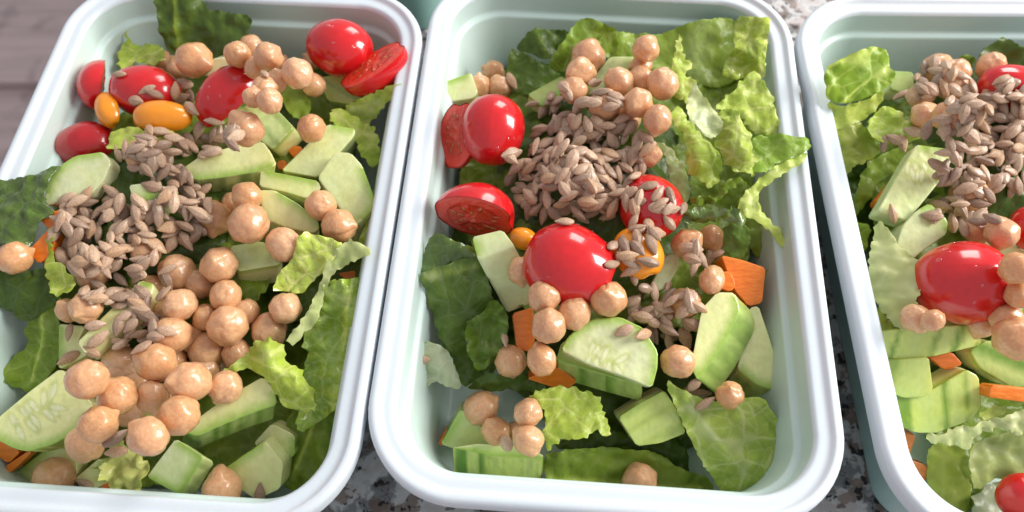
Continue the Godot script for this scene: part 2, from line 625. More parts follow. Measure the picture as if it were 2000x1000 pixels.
# -------------------------------------------------------------------- tomatoes
func tomato(called: String, label: String, c2: Array, rad: Array, axis: Vector3, o := {}) -> Node3D:
	# rad: [along, across, deep] in pixels; axis: the long way; o.dome: the way the round side of a half points
	leaf_no += 1
	var c := at(c2[0], c2[1], c2[2])
	var a := mm(rad[0], c)
	var bq := mm(rad[1], c)
	var dq := mm(rad[2], c)
	var x := axis.normalized()
	var up: Vector3 = o.get("dome", Vector3.UP)
	var y := (up - x * up.dot(x)).normalized()
	var z := x.cross(y)
	var B := Basis(x, y, z)
	var sd := leaf_no * 9.1
	var shape := func(d: Vector3) -> Vector3:
		var r := 1.0 + 0.022 * n1.get_noise_3d(d.x * 0.8 + sd, d.y * 0.9, d.z * 0.9)
		var rad2 := sqrt(d.y * d.y + d.z * d.z)
		var dim: float = o.get("dimple", 0.13) * exp(-pow(rad2 / 0.28, 2.0)) * (1.0 if d.x > 0.0 else 0.25)
		var blunt: float = 1.0 + o.get("blunt", 0.06) * (1.0 - d.x * d.x) * d.x
		return Vector3(d.x * a * (1.0 - dim) * r, d.y * dq * r * blunt, d.z * bq * r * blunt)
	var root := base(called, c)
	root.basis = B
	tag(root, label, "tomato", o.get("group", ""))
	var skin: Material = o.get("mat", M.tomato)
	if not o.has("half"):
		var b := ball(48, 30, shape)
		var mi := put("skin", b.mesh(), skin, root)
		hmesh(b.v, b.ix, c, B)
	else:
		var b := MB.new()
		var nu := 40
		var nv := 40
		for j in nv + 1:
			var th := PI * j / nv
			for i in nu + 1:
				var ph := PI * i / nu
				b.add(shape.call(Vector3(cos(th), sin(th) * sin(ph), sin(th) * cos(ph))), Vector2(float(i) / nu, float(j) / nv))
		for j in nv:
			for i in nu:
				var k := j * (nu + 1) + i
				b.quad(k, k + 1, k + nu + 2, k + nu + 1)
		var mid := b.v[(nu + 1) * (nv / 2) + nu / 2]
		var k0 := (nu + 1) * (nv / 2) + nu / 2
		if (b.v[k0 + 1] - b.v[k0]).cross(b.v[k0 + nu + 2] - b.v[k0]).dot(mid) < 0.0: flip(b)
		put("skin", b.mesh(), skin, root)
		var f := MB.new()
		var rings := 22
		f.add(Vector3(0, 0.0, 0), Vector2(0.5, 0.5))
		for r in range(1, rings + 1):
			var q := float(r) / rings
			for i in 64:
				var an := TAU * i / 64.0
				var e: Vector3 = shape.call(Vector3(cos(an), 0.0, sin(an)))
				var bump := -0.0009 * (1.0 - q * q) * dq / 0.010 + 0.0005 * n1.get_noise_2d(cos(an) * q * 3.0 + sd, sin(an) * q * 3.0) * (1.0 - q)
				if q > 0.95: bump += 0.0004 * (q - 0.95) / 0.05
				f.add(e * q + Vector3(0, bump, 0), Vector2(0.5 + 0.5 * q * cos(an), 0.5 + 0.5 * q * sin(an)))
		for i in 64:
			f.tri(0, 1 + i, 1 + (i + 1) % 64)
			for r in rings - 1:
				var k := 1 + r * 64
				f.quad(k + i, k + 64 + i, k + 64 + (i + 1) % 64, k + (i + 1) % 64)
		put("cut_face", f.mesh(), o.get("cutmat", M.tomato_cut), root)
		hmesh(b.v, b.ix, c, B); hmesh(f.v, f.ix, c, B)
	for k in o.get("drops", 0):
		var dd := Vector3(rng.randf_range(-0.7, 0.7), rng.randf_range(0.15, 1.0), rng.randf_range(-0.9, 0.9)).normalized()
		var pt: Vector3 = shape.call(dd)
		var sz := rng.randf_range(0.00035, 0.0009)
		var nn := Vector3(pt.x / (a * a), pt.y / (dq * dq), pt.z / (bq * bq)).normalized()
		var tx := nn.cross(Vector3(0.3, 0.2, 0.9)).normalized()
		var tz := nn.cross(tx)
		var el := rng.randf_range(0.9, 1.5)
		var g := ball(10, 6, func(d: Vector3) -> Vector3: return (tx * d.x * el + nn * d.y * 0.45 + tz * d.z) * sz)
		put("water_drop", g.mesh(), M.water, root, pt)
	if o.has("scar"):
		var g := ball(12, 8, func(d: Vector3) -> Vector3: return Vector3(d.x * 0.0004, d.y * 0.0013, d.z * 0.0013) + shape.call(Vector3(1, 0.02, 0.02)) + Vector3(0.0001, 0, 0))
		put("stem_scar", g.mesh(), M.scar, root)
	return root

# -------------------------------------------------------------------- chickpeas and seeds
var pea_shapes: Array = []
var pea_n := 0

func make_shapes():
	for k in 5:
		var sd := k * 21.7
		var lobes := 0.05 + 0.02 * (k % 3)
		var f := func(d: Vector3) -> Vector3:
			var an := acos(clampf(d.x, -1, 1))
			var r := 0.97 + 0.12 * n1.get_noise_3d(d.x * 1.0 + sd, d.y * 1.1, d.z * 1.1)
			r += (0.16 + 0.025 * k) * exp(-pow(an / (0.21 + 0.025 * k), 2.0))
			r -= lobes * exp(-pow(d.z / 0.11, 2.0)) * smoothstep(-0.9, 0.6, d.x) * smoothstep(-0.2, 0.5, d.y)
			r += 0.007 * n1.get_noise_3d(d.x * 4.0 + sd, d.y * 5.0, d.z * 5.0)
			var p := d * r
			p.y = p.y * 0.94 + 0.10 * exp(-pow(an / 0.34, 2.0))
			p.z *= 0.97
			return p
		pea_shapes.append(ball(30, 22, f))
	for k in 5:
		var sd := k * 8.3
		var fat := 0.9 + 0.08 * k
		var f := func(d: Vector3) -> Vector3:
			var tp := lerpf(1.0, 0.57, smoothstep(-0.1, 1.0, d.x))
			var p := Vector3(d.x * 1.0, d.y * 0.31 * lerpf(1.0, 0.6, smoothstep(0.0, 1.0, d.x)), d.z * 0.47 * fat * tp)
			p.y += 0.035 * exp(-pow(d.z / 0.22, 2.0)) * signf(d.y) * (1.0 - d.x * d.x)
			p.y -= 0.03 * exp(-pow((absf(d.z) - 0.5) / 0.14, 2.0)) * signf(d.y) * (1.0 - d.x * d.x)
			return p * (1.0 + 0.07 * n1.get_noise_3d(d.x * 1.6 + sd, d.y * 1.6, d.z * 1.6)) + Vector3(0, 0, 0.06 * (k - 2) * d.x * d.x * 0.4)
		seed_shapes.append(ball(18, 14, f))
	for k in pea_shapes.size(): pea_meshes.append(pea_shapes[k].mesh())
	for k in seed_shapes.size(): seed_meshes.append(seed_shapes[k].mesh())

var pea_meshes: Array = []
var seed_shapes: Array = []
var seed_meshes: Array = []
var seed_count := 0

func pea(px: float, py: float, d: float, label: String, group := "", h := -1.0, stretch := 1.0) -> MeshInstance3D:
	var c := at(px, py, 45.0)
	var r := mm(d * 0.5, c)
	c = rest_sphere(px, py, r) if h < 0.0 else at(px, py, h)
	r = mm(d * 0.5, c)
	var k := rng.randi() % 5
	var o := put("chickpea", pea_meshes[k], M.peas[rng.randi() % M.peas.size()], self, c)
	var B := Basis.from_euler(Vector3(rng.randf() * TAU, rng.randf() * TAU, rng.randf() * TAU))
	# most show their beak or seam somewhere on the upper side
	o.basis = B.scaled(Vector3.ONE * r * 1.08) * Basis.from_scale(Vector3(stretch, 1, 1))
	tag(o, label, "chickpea", group)
	hmesh(pea_shapes[k].v, pea_shapes[k].ix, c, o.basis)
	return o

func seed_place(px: float, py: float) -> Array:              # [shape, place, axes] of a seed that settles on what lies at that sight line
	var d := ray(px, py)
	var t := (0.092 - eye.y) / d.y
	var c := eye + d * t
	while c.y > 0.0045 and spot(c.x, c.z) < c.y - 0.0004:
		t += 0.0004; c = eye + d * t
	var len := rng.randf_range(0.0033, 0.0043)
	var hit := c.y
	var best := 1e9
	var x := Vector3.RIGHT
	var n := Vector3.UP
	var y := c.y
	for k in 2:
		var yaw := rng.randf() * TAU
		var ax := Vector3(cos(yaw), 0, sin(yaw))
		var az := Vector3(-sin(yaw), 0, cos(yaw))
		var e := len * 0.7
		var w := len * 0.4
		var h0 := spot(c.x + ax.x * e, c.z + ax.z * e)
		var h1 := spot(c.x - ax.x * e, c.z - ax.z * e)
		var h2 := spot(c.x + az.x * w, c.z + az.z * w)
		var h3 := spot(c.x - az.x * w, c.z - az.z * w)
		var hc := spot(c.x, c.z)
		var sx := clampf((h0 - h1) / (2.0 * e), -0.6, 0.6)
		var sz := clampf((h2 - h3) / (2.0 * w), -0.6, 0.6)
		var mean := maxf(hc, (h0 + h1 + h2 + h3) * 0.25)
		var bad := absf(h0 + h1 - 2.0 * hc) + absf(h2 + h3 - 2.0 * hc) + 0.003 * (absf(sx) + absf(sz)) + rng.randf() * 0.002
		if bad < best:
			best = bad
			n = (Vector3.UP - ax * (sx + rng.randf_range(-0.16, 0.16)) - az * (sz + rng.randf_range(-0.22, 0.22))).normalized()
			x = (ax - n * ax.dot(n)).normalized()
			y = minf(mean, hc + 0.0010)
	c.y = minf(y, hit + 0.0008) + 0.0007
	var k := rng.randi() % 5
	var B := Basis(x * len, n * len, x.cross(n) * len)
	for p in seed_shapes[k].v:
		var q: Vector3 = B * p + c
		if p.y > 0.0: hput(q.x, q.z, q.y - 0.0008)
	return [k, c, B]

func seed_at(px: float, py: float, label: String, group: String) -> MeshInstance3D:
	var s := seed_place(px, py)
	var tone: int = rng.randi() % 7
	var o := put("sunflower_seed", seed_meshes[s[0]], M.seeds[tone], self, s[1])
	if group: label = ["tan ", "light tan ", "brown ", "cream ", "dark brown ", "plain beige ", "golden "][tone] + label
	o.basis = s[2]
	tag(o, label, "seed", group)
	seed_count += 1
	return o

func spot(x: float, z: float) -> float:
	return (hcell(x, z) * 2.0 + hcell(x + CELL, z) + hcell(x - CELL, z) + hcell(x, z + CELL) + hcell(x, z - CELL)) / 6.0

var buried: Array = []                                      # seeds deep in the heaps, drawn as one mass

func heaps(list: Array):                                    # [cx, cy, rx, ry, buried, on top, label, group]
	for a in list:
		for k in a[4]:
			var an := rng.randf() * TAU
			var q := pow(rng.randf(), 0.55) * 0.92
			buried.append(seed_place(a[0] + cos(an) * a[2] * q, a[1] + sin(an) * a[3] * q))
	for a in list:
		var put_: Array[Vector2] = []
		for k in a[5]:
			var p := Vector2.ZERO
			for tries in 24:
				var an := rng.randf() * TAU
				var q := pow(rng.randf(), 0.5) * (1.0 + 0.12 * n1.get_noise_2d(an * 1.3, a[0]))
				p = Vector2(a[0] + cos(an) * a[2] * q, a[1] + sin(an) * a[3] * q)
				var free := true
				for o in put_:
					if o.distance_to(p) < 19.0: free = false
				if free: break
			put_.append(p)
			var say: String = a[6]
			var r := Vector2((p.x - a[0]) / a[2], (p.y - a[1]) / a[3])
			if say.split(" ").size() <= 10:
				say += ", near its middle" if r.length() < 0.45 else ", towards its " + ["right", "front right", "front", "front left", "left", "back left", "back", "back right"][int(round(fposmod(r.angle(), TAU) / (TAU / 8.0))) % 8]
			seed_at(p.x, p.y, say, a[7])

func bury():
	var b := MB.new()
	for k in buried.size():
		var shp: MB = seed_shapes[buried[k][0]]
		var tint: Color = [Color(0.58, 0.42, 0.31), Color(0.65, 0.475, 0.35), Color(0.49, 0.355, 0.265), Color(0.70, 0.52, 0.385)][k % 4]
		var first := b.v.size()
		for p in shp.v: b.add(buried[k][2] * p + buried[k][1], Vector2.ZERO, tint)
		for i in shp.ix: b.ix.append(first + i)
	var o := put("sunflower_seeds", b.mesh(), M.seed_mass)
	tag(o, "grey brown sunflower seeds lying beneath the others in all three heaps", "seeds", "", "stuff")

# ==================================================================== materials
func noise(kind: int, freq: float, seed_: int, oct := 3) -> FastNoiseLite:
	var n := FastNoiseLite.new(); n.noise_type = kind; n.frequency = freq; n.seed = seed_; n.fractal_octaves = oct
	if oct == 1: n.fractal_type = FastNoiseLite.FRACTAL_NONE
	return n

func gray(n: FastNoiseLite, size: int) -> PackedByteArray:
	var im := n.get_seamless_image(size, size)
	im.convert(Image.FORMAT_L8)
	return im.get_data()

func mat(c: Color, rough: float, o := {}) -> StandardMaterial3D:     # c is a linear colour
	var m := StandardMaterial3D.new()
	m.albedo_color = c.linear_to_srgb(); m.roughness = rough
	m.vertex_color_use_as_albedo = o.get("vc", false)
	if o.has("tex"): m.albedo_texture = o.tex
	if o.has("tri"):
		m.uv1_triplanar = true; m.uv1_scale = o.tri if o.tri is Vector3 else Vector3.ONE * float(o.tri)
		m.uv1_world_triplanar = o.get("world", false)
	if o.has("bump"):
		m.heightmap_enabled = true; m.heightmap_texture = o.bump; m.heightmap_scale = o.get("relief", 0.02)
	if o.has("coat"):
		m.clearcoat_enabled = true; m.clearcoat = o.coat; m.clearcoat_roughness = o.get("coatr", 0.08)
	if o.has("sss"):
		m.subsurf_scatter_enabled = true; m.subsurf_scatter_strength = o.sss
	if o.has("back"):
		m.backlight_enabled = true; m.backlight = o.back
	if o.has("rtex"): m.roughness_texture = o.rtex
	return m

func tex_of(size: int, f: Callable) -> ImageTexture:
	var im := Image.create_empty(size, size, false, Image.FORMAT_RGB8)
	for y in size:
		for x in size: im.set_pixel(x, y, f.call(x, y))
	return ImageTexture.create_from_image(im)

func gray_tex(d: PackedByteArray, size: int) -> ImageTexture:
	return ImageTexture.create_from_image(Image.create_from_data(size, size, false, Image.FORMAT_L8, d))

func make_materials():
	# ---- lettuce: a net of veins, the blade puffed up between them
	var S := 512
	var ca := noise(FastNoiseLite.TYPE_CELLULAR, 0.0105, 5, 1)
	var cb := noise(FastNoiseLite.TYPE_CELLULAR, 0.026, 8, 1)
	for c in [ca, cb]:
		c.cellular_return_type = FastNoiseLite.RETURN_DISTANCE2_SUB; c.cellular_jitter = 1.0
		c.domain_warp_enabled = true; c.domain_warp_amplitude = 18.0; c.domain_warp_frequency = 0.012
	var A := gray(ca, S)
	var Bq := gray(cb, S)
	var Cn := gray(noise(FastNoiseLite.TYPE_SIMPLEX_SMOOTH, 0.03, 4), S)
	var relief := PackedByteArray(); relief.resize(S * S)
	var strong := Image.create_empty(S, S, false, Image.FORMAT_RGB8)
	var soft := Image.create_empty(S, S, false, Image.FORMAT_RGB8)
	for i in S * S:
		var a := A[i] / 255.0
		var b := Bq[i] / 255.0
		var va := 1.0 - smoothstep(0.01, 0.13, a)
		var vb := (1.0 - smoothstep(0.01, 0.16, b)) * 0.5
		var v := maxf(va, vb)
		var c := Cn[i] / 255.0
		relief[i] = int(clampf(0.55 * smoothstep(0.0, 0.45, a) + 0.25 * smoothstep(0.0, 0.5, b) + 0.2 * c, 0, 1) * 255.0)
		var blade := Color(0.68, 0.80, 0.34) * (0.9 + 0.2 * c)
		strong.set_pixel(i % S, i / S, blade.lerp(Color(1, 1, 1), v * 0.85).linear_to_srgb())
		soft.set_pixel(i % S, i / S, (Color(0.80, 0.88, 0.50) * (0.9 + 0.2 * c)).lerp(Color(1, 1, 0.95), v * 0.55).linear_to_srgb())
	var net := Image.create_empty(S, S, false, Image.FORMAT_RGB8)
	for i in S * S:
		var v := maxf(1.0 - smoothstep(0.015, 0.10, A[i] / 255.0), (1.0 - smoothstep(0.01, 0.14, Bq[i] / 255.0)) * 0.45)
		net.set_pixel(i % S, i / S, Color(0.46, 0.62, 0.16).lerp(Color(1, 1, 0.9), v * 0.95).linear_to_srgb())
	var ts := ImageTexture.create_from_image(strong)
	var tf := ImageTexture.create_from_image(soft)
	var tr := gray_tex(relief, S)
	M.leaf = mat(Color.WHITE, 0.38, {"vc": true, "tex": ts, "bump": tr, "relief": 0.028, "back": Color(0.8, 0.9, 0.35)})
	M.leaf_soft = mat(Color.WHITE, 0.36, {"vc": true, "tex": tf, "bump": tr, "relief": 0.025, "back": Color(0.85, 0.92, 0.45)})
	M.leaf_wet = mat(Color.WHITE, 0.22, {"vc": true, "tex": ts, "bump": tr, "relief": 0.06, "back": Color(0.45, 0.55, 0.18), "coat": 0.6})
	M.leaf_net = mat(Color.WHITE, 0.36, {"vc": true, "tex": ImageTexture.create_from_image(net), "bump": tr, "relief": 0.05, "back": Color(0.85, 0.92, 0.3)})
	var ivory := Image.create_empty(S, S, false, Image.FORMAT_RGB8)
	for i in S * S:
		var v := 1.0 - smoothstep(0.01, 0.14, A[i] / 255.0)
		ivory.set_pixel(i % S, i / S, (Color(0.88, 0.91, 0.74) * (0.92 + 0.08 * Cn[i] / 255.0)).lerp(Color(1, 1, 0.97), v * 0.7).linear_to_srgb())
	M.leaf_ivory = mat(Color.WHITE, 0.34, {"vc": true, "tex": ImageTexture.create_from_image(ivory), "bump": tr, "relief": 0.014, "back": Color(0.85, 0.9, 0.6)})
	# ---- general fine grain
	var g := gray(noise(FastNoiseLite.TYPE_SIMPLEX_SMOOTH, 0.03, 21, 4), 256)
	var grain_bump := gray_tex(g, 256)
	var mott := tex_of(256, func(x, y):
		var q: float = g[y * 256 + x] / 255.0
		var k := 0.955 + 0.08 * q
		return Color(k, k, k * (0.96 + 0.06 * q)))
	M.flesh = mat(Color.WHITE, 0.26, {"vc": true, "tex": mott, "tri": 45.0, "bump": grain_bump, "relief": 0.008, "sss": 0.15, "coat": 0.35, "coatr": 0.15})
	M.skin = mat(Color.WHITE, 0.30, {"vc": true, "tex": mott, "tri": 60.0, "bump": grain_bump, "relief": 0.008, "coat": 0.4, "coatr": 0.12})
	var fib := tex_of(256, func(x, y):
		var k: float = 0.93 + 0.10 * g[y * 256 + x] / 255.0
		return Color(k, k * k, k * k))
	M.carrot = mat(Color.WHITE, 0.36, {"vc": true, "tex": fib, "tri": Vector3(22, 150, 80), "coat": 0.3, "coatr": 0.15, "bump": grain_bump, "relief": 0.02, "sss": 0.1})
	# ---- tomato
	var tt := tex_of(256, func(x, y):
		var q: float = g[y * 256 + x] / 255.0
		return Color(0.93 + 0.07 * q, 0.85 + 0.3 * q * q, 0.85 + 0.15 * q))
	M.tomato = mat(Color(0.68, 0.010, 0.014), 0.2, {"tex": tt, "tri": 40.0, "sss": 0.1, "coat": 0.55, "coatr": 0.07})
	M.water = mat(Color(1, 1, 1, 0.02), 0.02)
	M.water.albedo_color.a = 0.04; M.water.transparency = BaseMaterial3D.TRANSPARENCY_ALPHA
	M.tomato_dark = mat(Color(0.50, 0.010, 0.014), 0.24, {"tex": tt, "tri": 40.0, "coat": 0.38, "coatr": 0.04})
	M.tomato_orange = mat(Color(0.96, 0.32, 0.012), 0.24, {"tex": mott, "tri": 40.0, "sss": 0.1, "coat": 0.4, "coatr": 0.05})
	M.scar = mat(Color(0.16, 0.10, 0.03), 0.8)
	var hb := PackedByteArray(); hb.resize(256 * 256)
	var r2 := RandomNumberGenerator.new(); r2.seed = 5
	var pips := []
	for k in 13:
		var an := TAU * k / 13.0 + r2.randf_range(-0.3, 0.3)
		var rr := r2.randf_range(0.26, 0.66)
		pips.append([Vector2(cos(an), sin(an)) * rr, an])
	var cut := func(x, y, bot: bool):
		var p := Vector2(x - 127.5, y - 127.5) / 127.5
		var r := p.length()
		var q: float = g[y * 256 + x] / 255.0
		var an := p.angle()
		var flesh := Color(0.72, 0.035, 0.016)
		var wall := Color(0.78, 0.050, 0.024)
		var c := flesh.lerp(wall, smoothstep(0.66, 0.82, r + 0.06 * (q - 0.5)))
		var gel := (1.0 - smoothstep(0.60, 0.70, r)) * smoothstep(0.16, 0.26, r) * smoothstep(0.10, 0.32, absf(sin(an * 1.5 + 0.4)))
		c = c.lerp(Color(0.62, 0.040, 0.012), gel)
		var ray_ := pow(maxf(0.0, sin(an * 13.0 + 5.0 * q)), 4.0) * (1.0 - smoothstep(0.15, 0.5, r))
		c = c.lerp(Color(0.85, 0.40, 0.20), ray_ * 0.28 + 0.35 * (1.0 - smoothstep(0.0, 0.2, r + 0.1 * q)))
		var h := 0.5 + 0.2 * q - 0.3 * gel
		for s in pips:
			var e: Vector2 = (p - s[0]).rotated(-s[1])
			var d := Vector2(e.x / 0.085, e.y / 0.048).length()
			if d < 1.3:
				c = c.lerp(Color(0.72, 0.25, 0.07), (1.0 - smoothstep(0.4, 1.2, d)) * 0.75); h = maxf(h, 0.95 - 0.4 * d)
		c = c.lerp(Color(0.50, 0.012, 0.015), smoothstep(0.955, 0.985, r))
		hb[y * 256 + x] = int(clampf(h, 0, 1) * 255)
		return c.linear_to_srgb()
	var ct := tex_of(256, func(x, y): return cut.call(x, y, false))
	M.tomato_cut = mat(Color.WHITE, 0.16, {"tex": ct, "bump": gray_tex(hb, 256), "relief": 0.16, "sss": 0.06, "coat": 0.35, "coatr": 0.1})
	var oc := tex_of(128, func(x, y):
		var p := Vector2(x - 63.5, y - 63.5) / 63.5
		var q: float = g[y * 256 + x] / 255.0
		return Color(0.82, 0.20, 0.015).lerp(Color(0.90, 0.42, 0.08), smoothstep(0.75, 0.5, p.length() + 0.2 * q)).linear_to_srgb())
	M.orange_cut = mat(Color.WHITE, 0.2, {"tex": oc, "coat": 0.8, "coatr": 0.08})
	# ---- chickpeas and sunflower seeds
	var pt := tex_of(256, func(x, y):
		var q: float = g[y * 256 + x] / 255.0
		return Color(0.88 + 0.12 * q, 0.82 + 0.18 * q, 0.76 + 0.22 * q))
	M.peas = []
	for c in [Color(0.80, 0.465, 0.26), Color(0.75, 0.42, 0.215), Color(0.82, 0.505, 0.305), Color(0.72, 0.415, 0.235), Color(0.80, 0.475, 0.27)]:
		M.peas.append(mat(c, 0.36, {"tex": pt, "tri": 0.55, "bump": grain_bump, "relief": 0.012, "sss": 0.2, "coat": 0.5, "coatr": 0.14}))
	var sg := gray(noise(FastNoiseLite.TYPE_SIMPLEX_SMOOTH, 0.05, 31, 3), 256)
	var st := tex_of(256, func(x, y):
		var q: float = sg[y * 256 + x] / 255.0
		return Color(0.66 + 0.42 * q, 0.62 + 0.44 * q, 0.58 + 0.46 * q))
	var sbump := gray_tex(sg, 256)
	M.seed_mass = mat(Color.WHITE, 0.42, {"vc": true, "tex": st, "tri": 160.0, "coat": 0.25, "coatr": 0.25})
	M.seeds = []
	for c in [Color(0.658, 0.449, 0.314), Color(0.733, 0.508, 0.363), Color(0.545, 0.366, 0.254), Color(0.827, 0.604, 0.435), Color(0.442, 0.301, 0.218), Color(0.696, 0.483, 0.347), Color(0.753, 0.492, 0.306)]:
		M.seeds.append(mat(c, 0.40, {"tex": st, "tri": Vector3(0.35, 1.5, 1.5), "bump": sbump, "relief": 0.014, "coat": 0.25, "coatr": 0.25, "sss": 0.04}))
	# ---- plastic, stone, boards
	M.plastic = mat(Color(0.62, 0.76, 0.72), 0.36, {"sss": 0.10, "back": Color(0.30, 0.36, 0.34), "bump": grain_bump, "tri": 40.0, "relief": 0.002})
	M.plastic_rim = mat(Color(0.70, 0.76, 0.81), 0.46, {"sss": 0.12, "back": Color(0.30, 0.34, 0.34), "bump": grain_bump, "tri": 40.0, "relief": 0.002})
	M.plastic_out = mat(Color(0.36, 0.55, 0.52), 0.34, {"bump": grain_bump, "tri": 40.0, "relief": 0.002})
	M.plastic_teal = mat(Color(0.30, 0.52, 0.48), 0.32)
	var G := 768
	var ga := gray(noise(FastNoiseLite.TYPE_SIMPLEX_SMOOTH, 0.012, 41, 5), G)
	var gb := gray(noise(FastNoiseLite.TYPE_CELLULAR, 0.035, 42, 2), G)
	var gc := gray(noise(FastNoiseLite.TYPE_SIMPLEX_SMOOTH, 0.016, 43, 4), G)
	var gd := gray(noise(FastNoiseLite.TYPE_SIMPLEX_SMOOTH, 0.03, 44, 4), G)
	var gt := tex_of(G, func(x, y):
		var i: int = y * G + x
		var a := ga[i] / 255.0
		var b := gb[i] / 255.0
		var c := gc[i] / 255.0
		var d := gd[i] / 255.0
		var k := Color(0.66, 0.65, 0.65).lerp(Color(0.27, 0.27, 0.28), smoothstep(0.46, 0.60, a + 0.10 * (d - 0.5)))
		k = k.lerp(Color(0.78, 0.77, 0.77), smoothstep(0.55, 0.75, b) * 0.45)
		k = k.lerp(Color(0.20, 0.135, 0.105), smoothstep(0.56, 0.66, c) * 0.8)
		k = k.lerp(Color(0.09, 0.07, 0.065), (1.0 - smoothstep(0.0, 0.045, absf(c - 0.5 + 0.12 * (d - 0.5)))) * smoothstep(0.40, 0.55, a) * 0.7)
		k = k.lerp(Color(0.03, 0.03, 0.035), smoothstep(0.64, 0.69, d * 0.7 + c * 0.3) * 0.95)
		k = k.lerp(Color(0.50, 0.38, 0.35), smoothstep(0.60, 0.72, 1.0 - a) * 0.4)
		return (k * 0.8).linear_to_srgb())
	M.granite = mat(Color.WHITE, 0.42, {"tex": gt, "tri": 7.0, "world": true})
	M.granite.metallic_specular = 0.3; M.granite.uv1_offset = Vector3(0.1, 0.0, 0.6)
	var wg := gray(noise(FastNoiseLite.TYPE_SIMPLEX_SMOOTH, 0.02, 51, 4), 256)
	M.boards = []
	for k in 3:
		var tw := tex_of(256, func(x, y):
			var q: float = wg[((y * 6) % 256) * 256 + (x / 2 + k * 60) % 256] / 255.0
			var w: float = wg[y * 256 + x] / 255.0
			var c := Color(0.50, 0.385, 0.375).lerp(Color(0.40, 0.31, 0.30), clampf(q * 1.6 - 0.4, 0, 1))
			return (c * (1.0 - 0.25 * smoothstep(0.62, 0.8, w)) * (1.0 + 0.06 * (k - 1))).linear_to_srgb())
		M.boards.append(mat(Color.WHITE, 0.5, {"tex": tw, "tri": 1.6, "world": true}))
	make_shapes()

# ==================================================================== the setting
func slab(size: Vector3, r: float) -> ArrayMesh:            # a slab with an eased upper edge, its top at y = 0
	return swept([[0.0, -size.y * 1000.0], [0.0, -r * 1000.0], [r * 290.0, -r * 290.0], [r * 1000.0, 0.0]], size.x, size.z, 0.008, true)

func setting():
	var left := -0.186
	var right := 1.1
	var back := -1.0
	var front := -0.0495
	var top := put("counter", slab(Vector3(right - left, 0.03, front - back), 0.003), M.granite, self, Vector3((left + right) * 0.5, 0, (front + back) * 0.5))
	tag(top, "speckled white and grey granite worktop under the food containers", "counter", "", "structure")
	var fl := base("floor", Vector3(0, -0.92, 0))
	tag(fl, "dusky brown wooden floor far below the counter", "floor", "", "structure")
	for k in 22:
		var b := put("plank", swept([[0.0, -18.0], [0.0, -0.9], [0.3, -0.2], [0.9, 0.0]], 2.2, 0.1266, 0.003, true), M.boards[k % 3], fl, Vector3(-0.6 + 0.4 * ((k * 7) % 3), 0, -2.0 + 0.127 * k))
		b.rotation.y = 0.0
	# what lies under the boards, so no light shows through the joints
	put("underlay", slab(Vector3(5, 0.02, 4), 0.002), M.boards[0], fl, Vector3(0, -0.019, -0.8))

func box_at(x: float, z: float, turn: float, label: String, m: Material, mr: Material) -> Node3D:
	var W := 0.15
	var L := 0.2222
	var R := 0.0307
	var o := base("food_container", Vector3(x, 0.0, z))
	o.rotation.y = -turn
	tag(o, label, "food container", "matching plastic food containers")
	put("rim", swept([[6.2, 47.6], [1.4, 47.6], [0.5, 47.9], [0.0, 48.6], [0.0, 53.0], [0.3, 54.1], [1.0, 54.8], [1.8, 55.0], [2.8, 55.0], [3.3, 54.7], [3.8, 54.0], [4.4, 53.7], [5.0, 53.6], [5.6, 53.6], [6.4, 53.6], [7.6, 53.6], [8.3, 53.3], [8.8, 52.7], [9.1, 51.9]], W, L, R), mr, o)
	put("wall", swept([[9.1, 51.9], [9.7, 44.4], [10.0, 43.5], [10.5, 43.0], [11.5, 42.6], [12.0, 42.2], [12.3, 41.4], [14.6, 28.0], [17.9, 9.0], [18.7, 6.2], [20.0, 4.3], [21.6, 3.3], [23.5, 3.0]], W, L, R), m, o)
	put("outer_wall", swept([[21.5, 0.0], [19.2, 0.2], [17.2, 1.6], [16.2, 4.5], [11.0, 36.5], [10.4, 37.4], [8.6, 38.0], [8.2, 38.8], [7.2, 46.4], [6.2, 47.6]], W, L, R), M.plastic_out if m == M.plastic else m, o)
	put("base", swept([[23.5, 3.0], [25.0, 3.0]], W, L, R, true), m, o)
	return o

func boxes():
	box_at(-0.11689, -0.15219, 0.0699, "pale mint plastic food container holding the leftmost salad, dark lettuce hanging over its side", M.plastic, M.plastic_rim)
	box_at(0.0347, -0.15362, 0.0731, "pale mint plastic food container in the middle holding a salad with a heap of seeds", M.plastic, M.plastic_rim)
	box_at(0.19044, -0.14252, 0.0171, "pale mint plastic food container cut off by the photo's right edge", M.plastic, M.plastic_rim)
	var p := at(825, 72, 0)
	box_at(p.x - 0.045, p.z - 0.0981, 0.03, "teal food container behind the gap between the left and middle ones", M.plastic_teal, M.plastic_teal)

# ==================================================================== the salads
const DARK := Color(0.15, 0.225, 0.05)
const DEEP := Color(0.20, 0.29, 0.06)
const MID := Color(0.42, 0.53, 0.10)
const LIGHT := Color(0.90, 0.93, 0.30)
const YELLOW := Color(0.87, 0.88, 0.34)
const PALE := Color(0.88, 0.88, 0.54)
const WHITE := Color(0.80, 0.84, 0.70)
const ORANGE := {"flesh": Color(0.80, 0.20, 0.022), "rind": Color(0.80, 0.20, 0.022)}

func carrot(label: String, pts: Array, h, to: Array, o := {}):
	var q := {"flesh": Color(0.90, 0.23, 0.018), "rind": Color(0.90, 0.23, 0.018), "mat": M.carrot, "bevel": 0.3}
	q.merge(o, true)
	chunk("carrot_piece", label, "carrot", pts, h, to, q)

func cuke(label: String, pts: Array, h, to: Array, o := {}):
	chunk("cucumber_piece", label, "cucumber", pts, h, to, o)

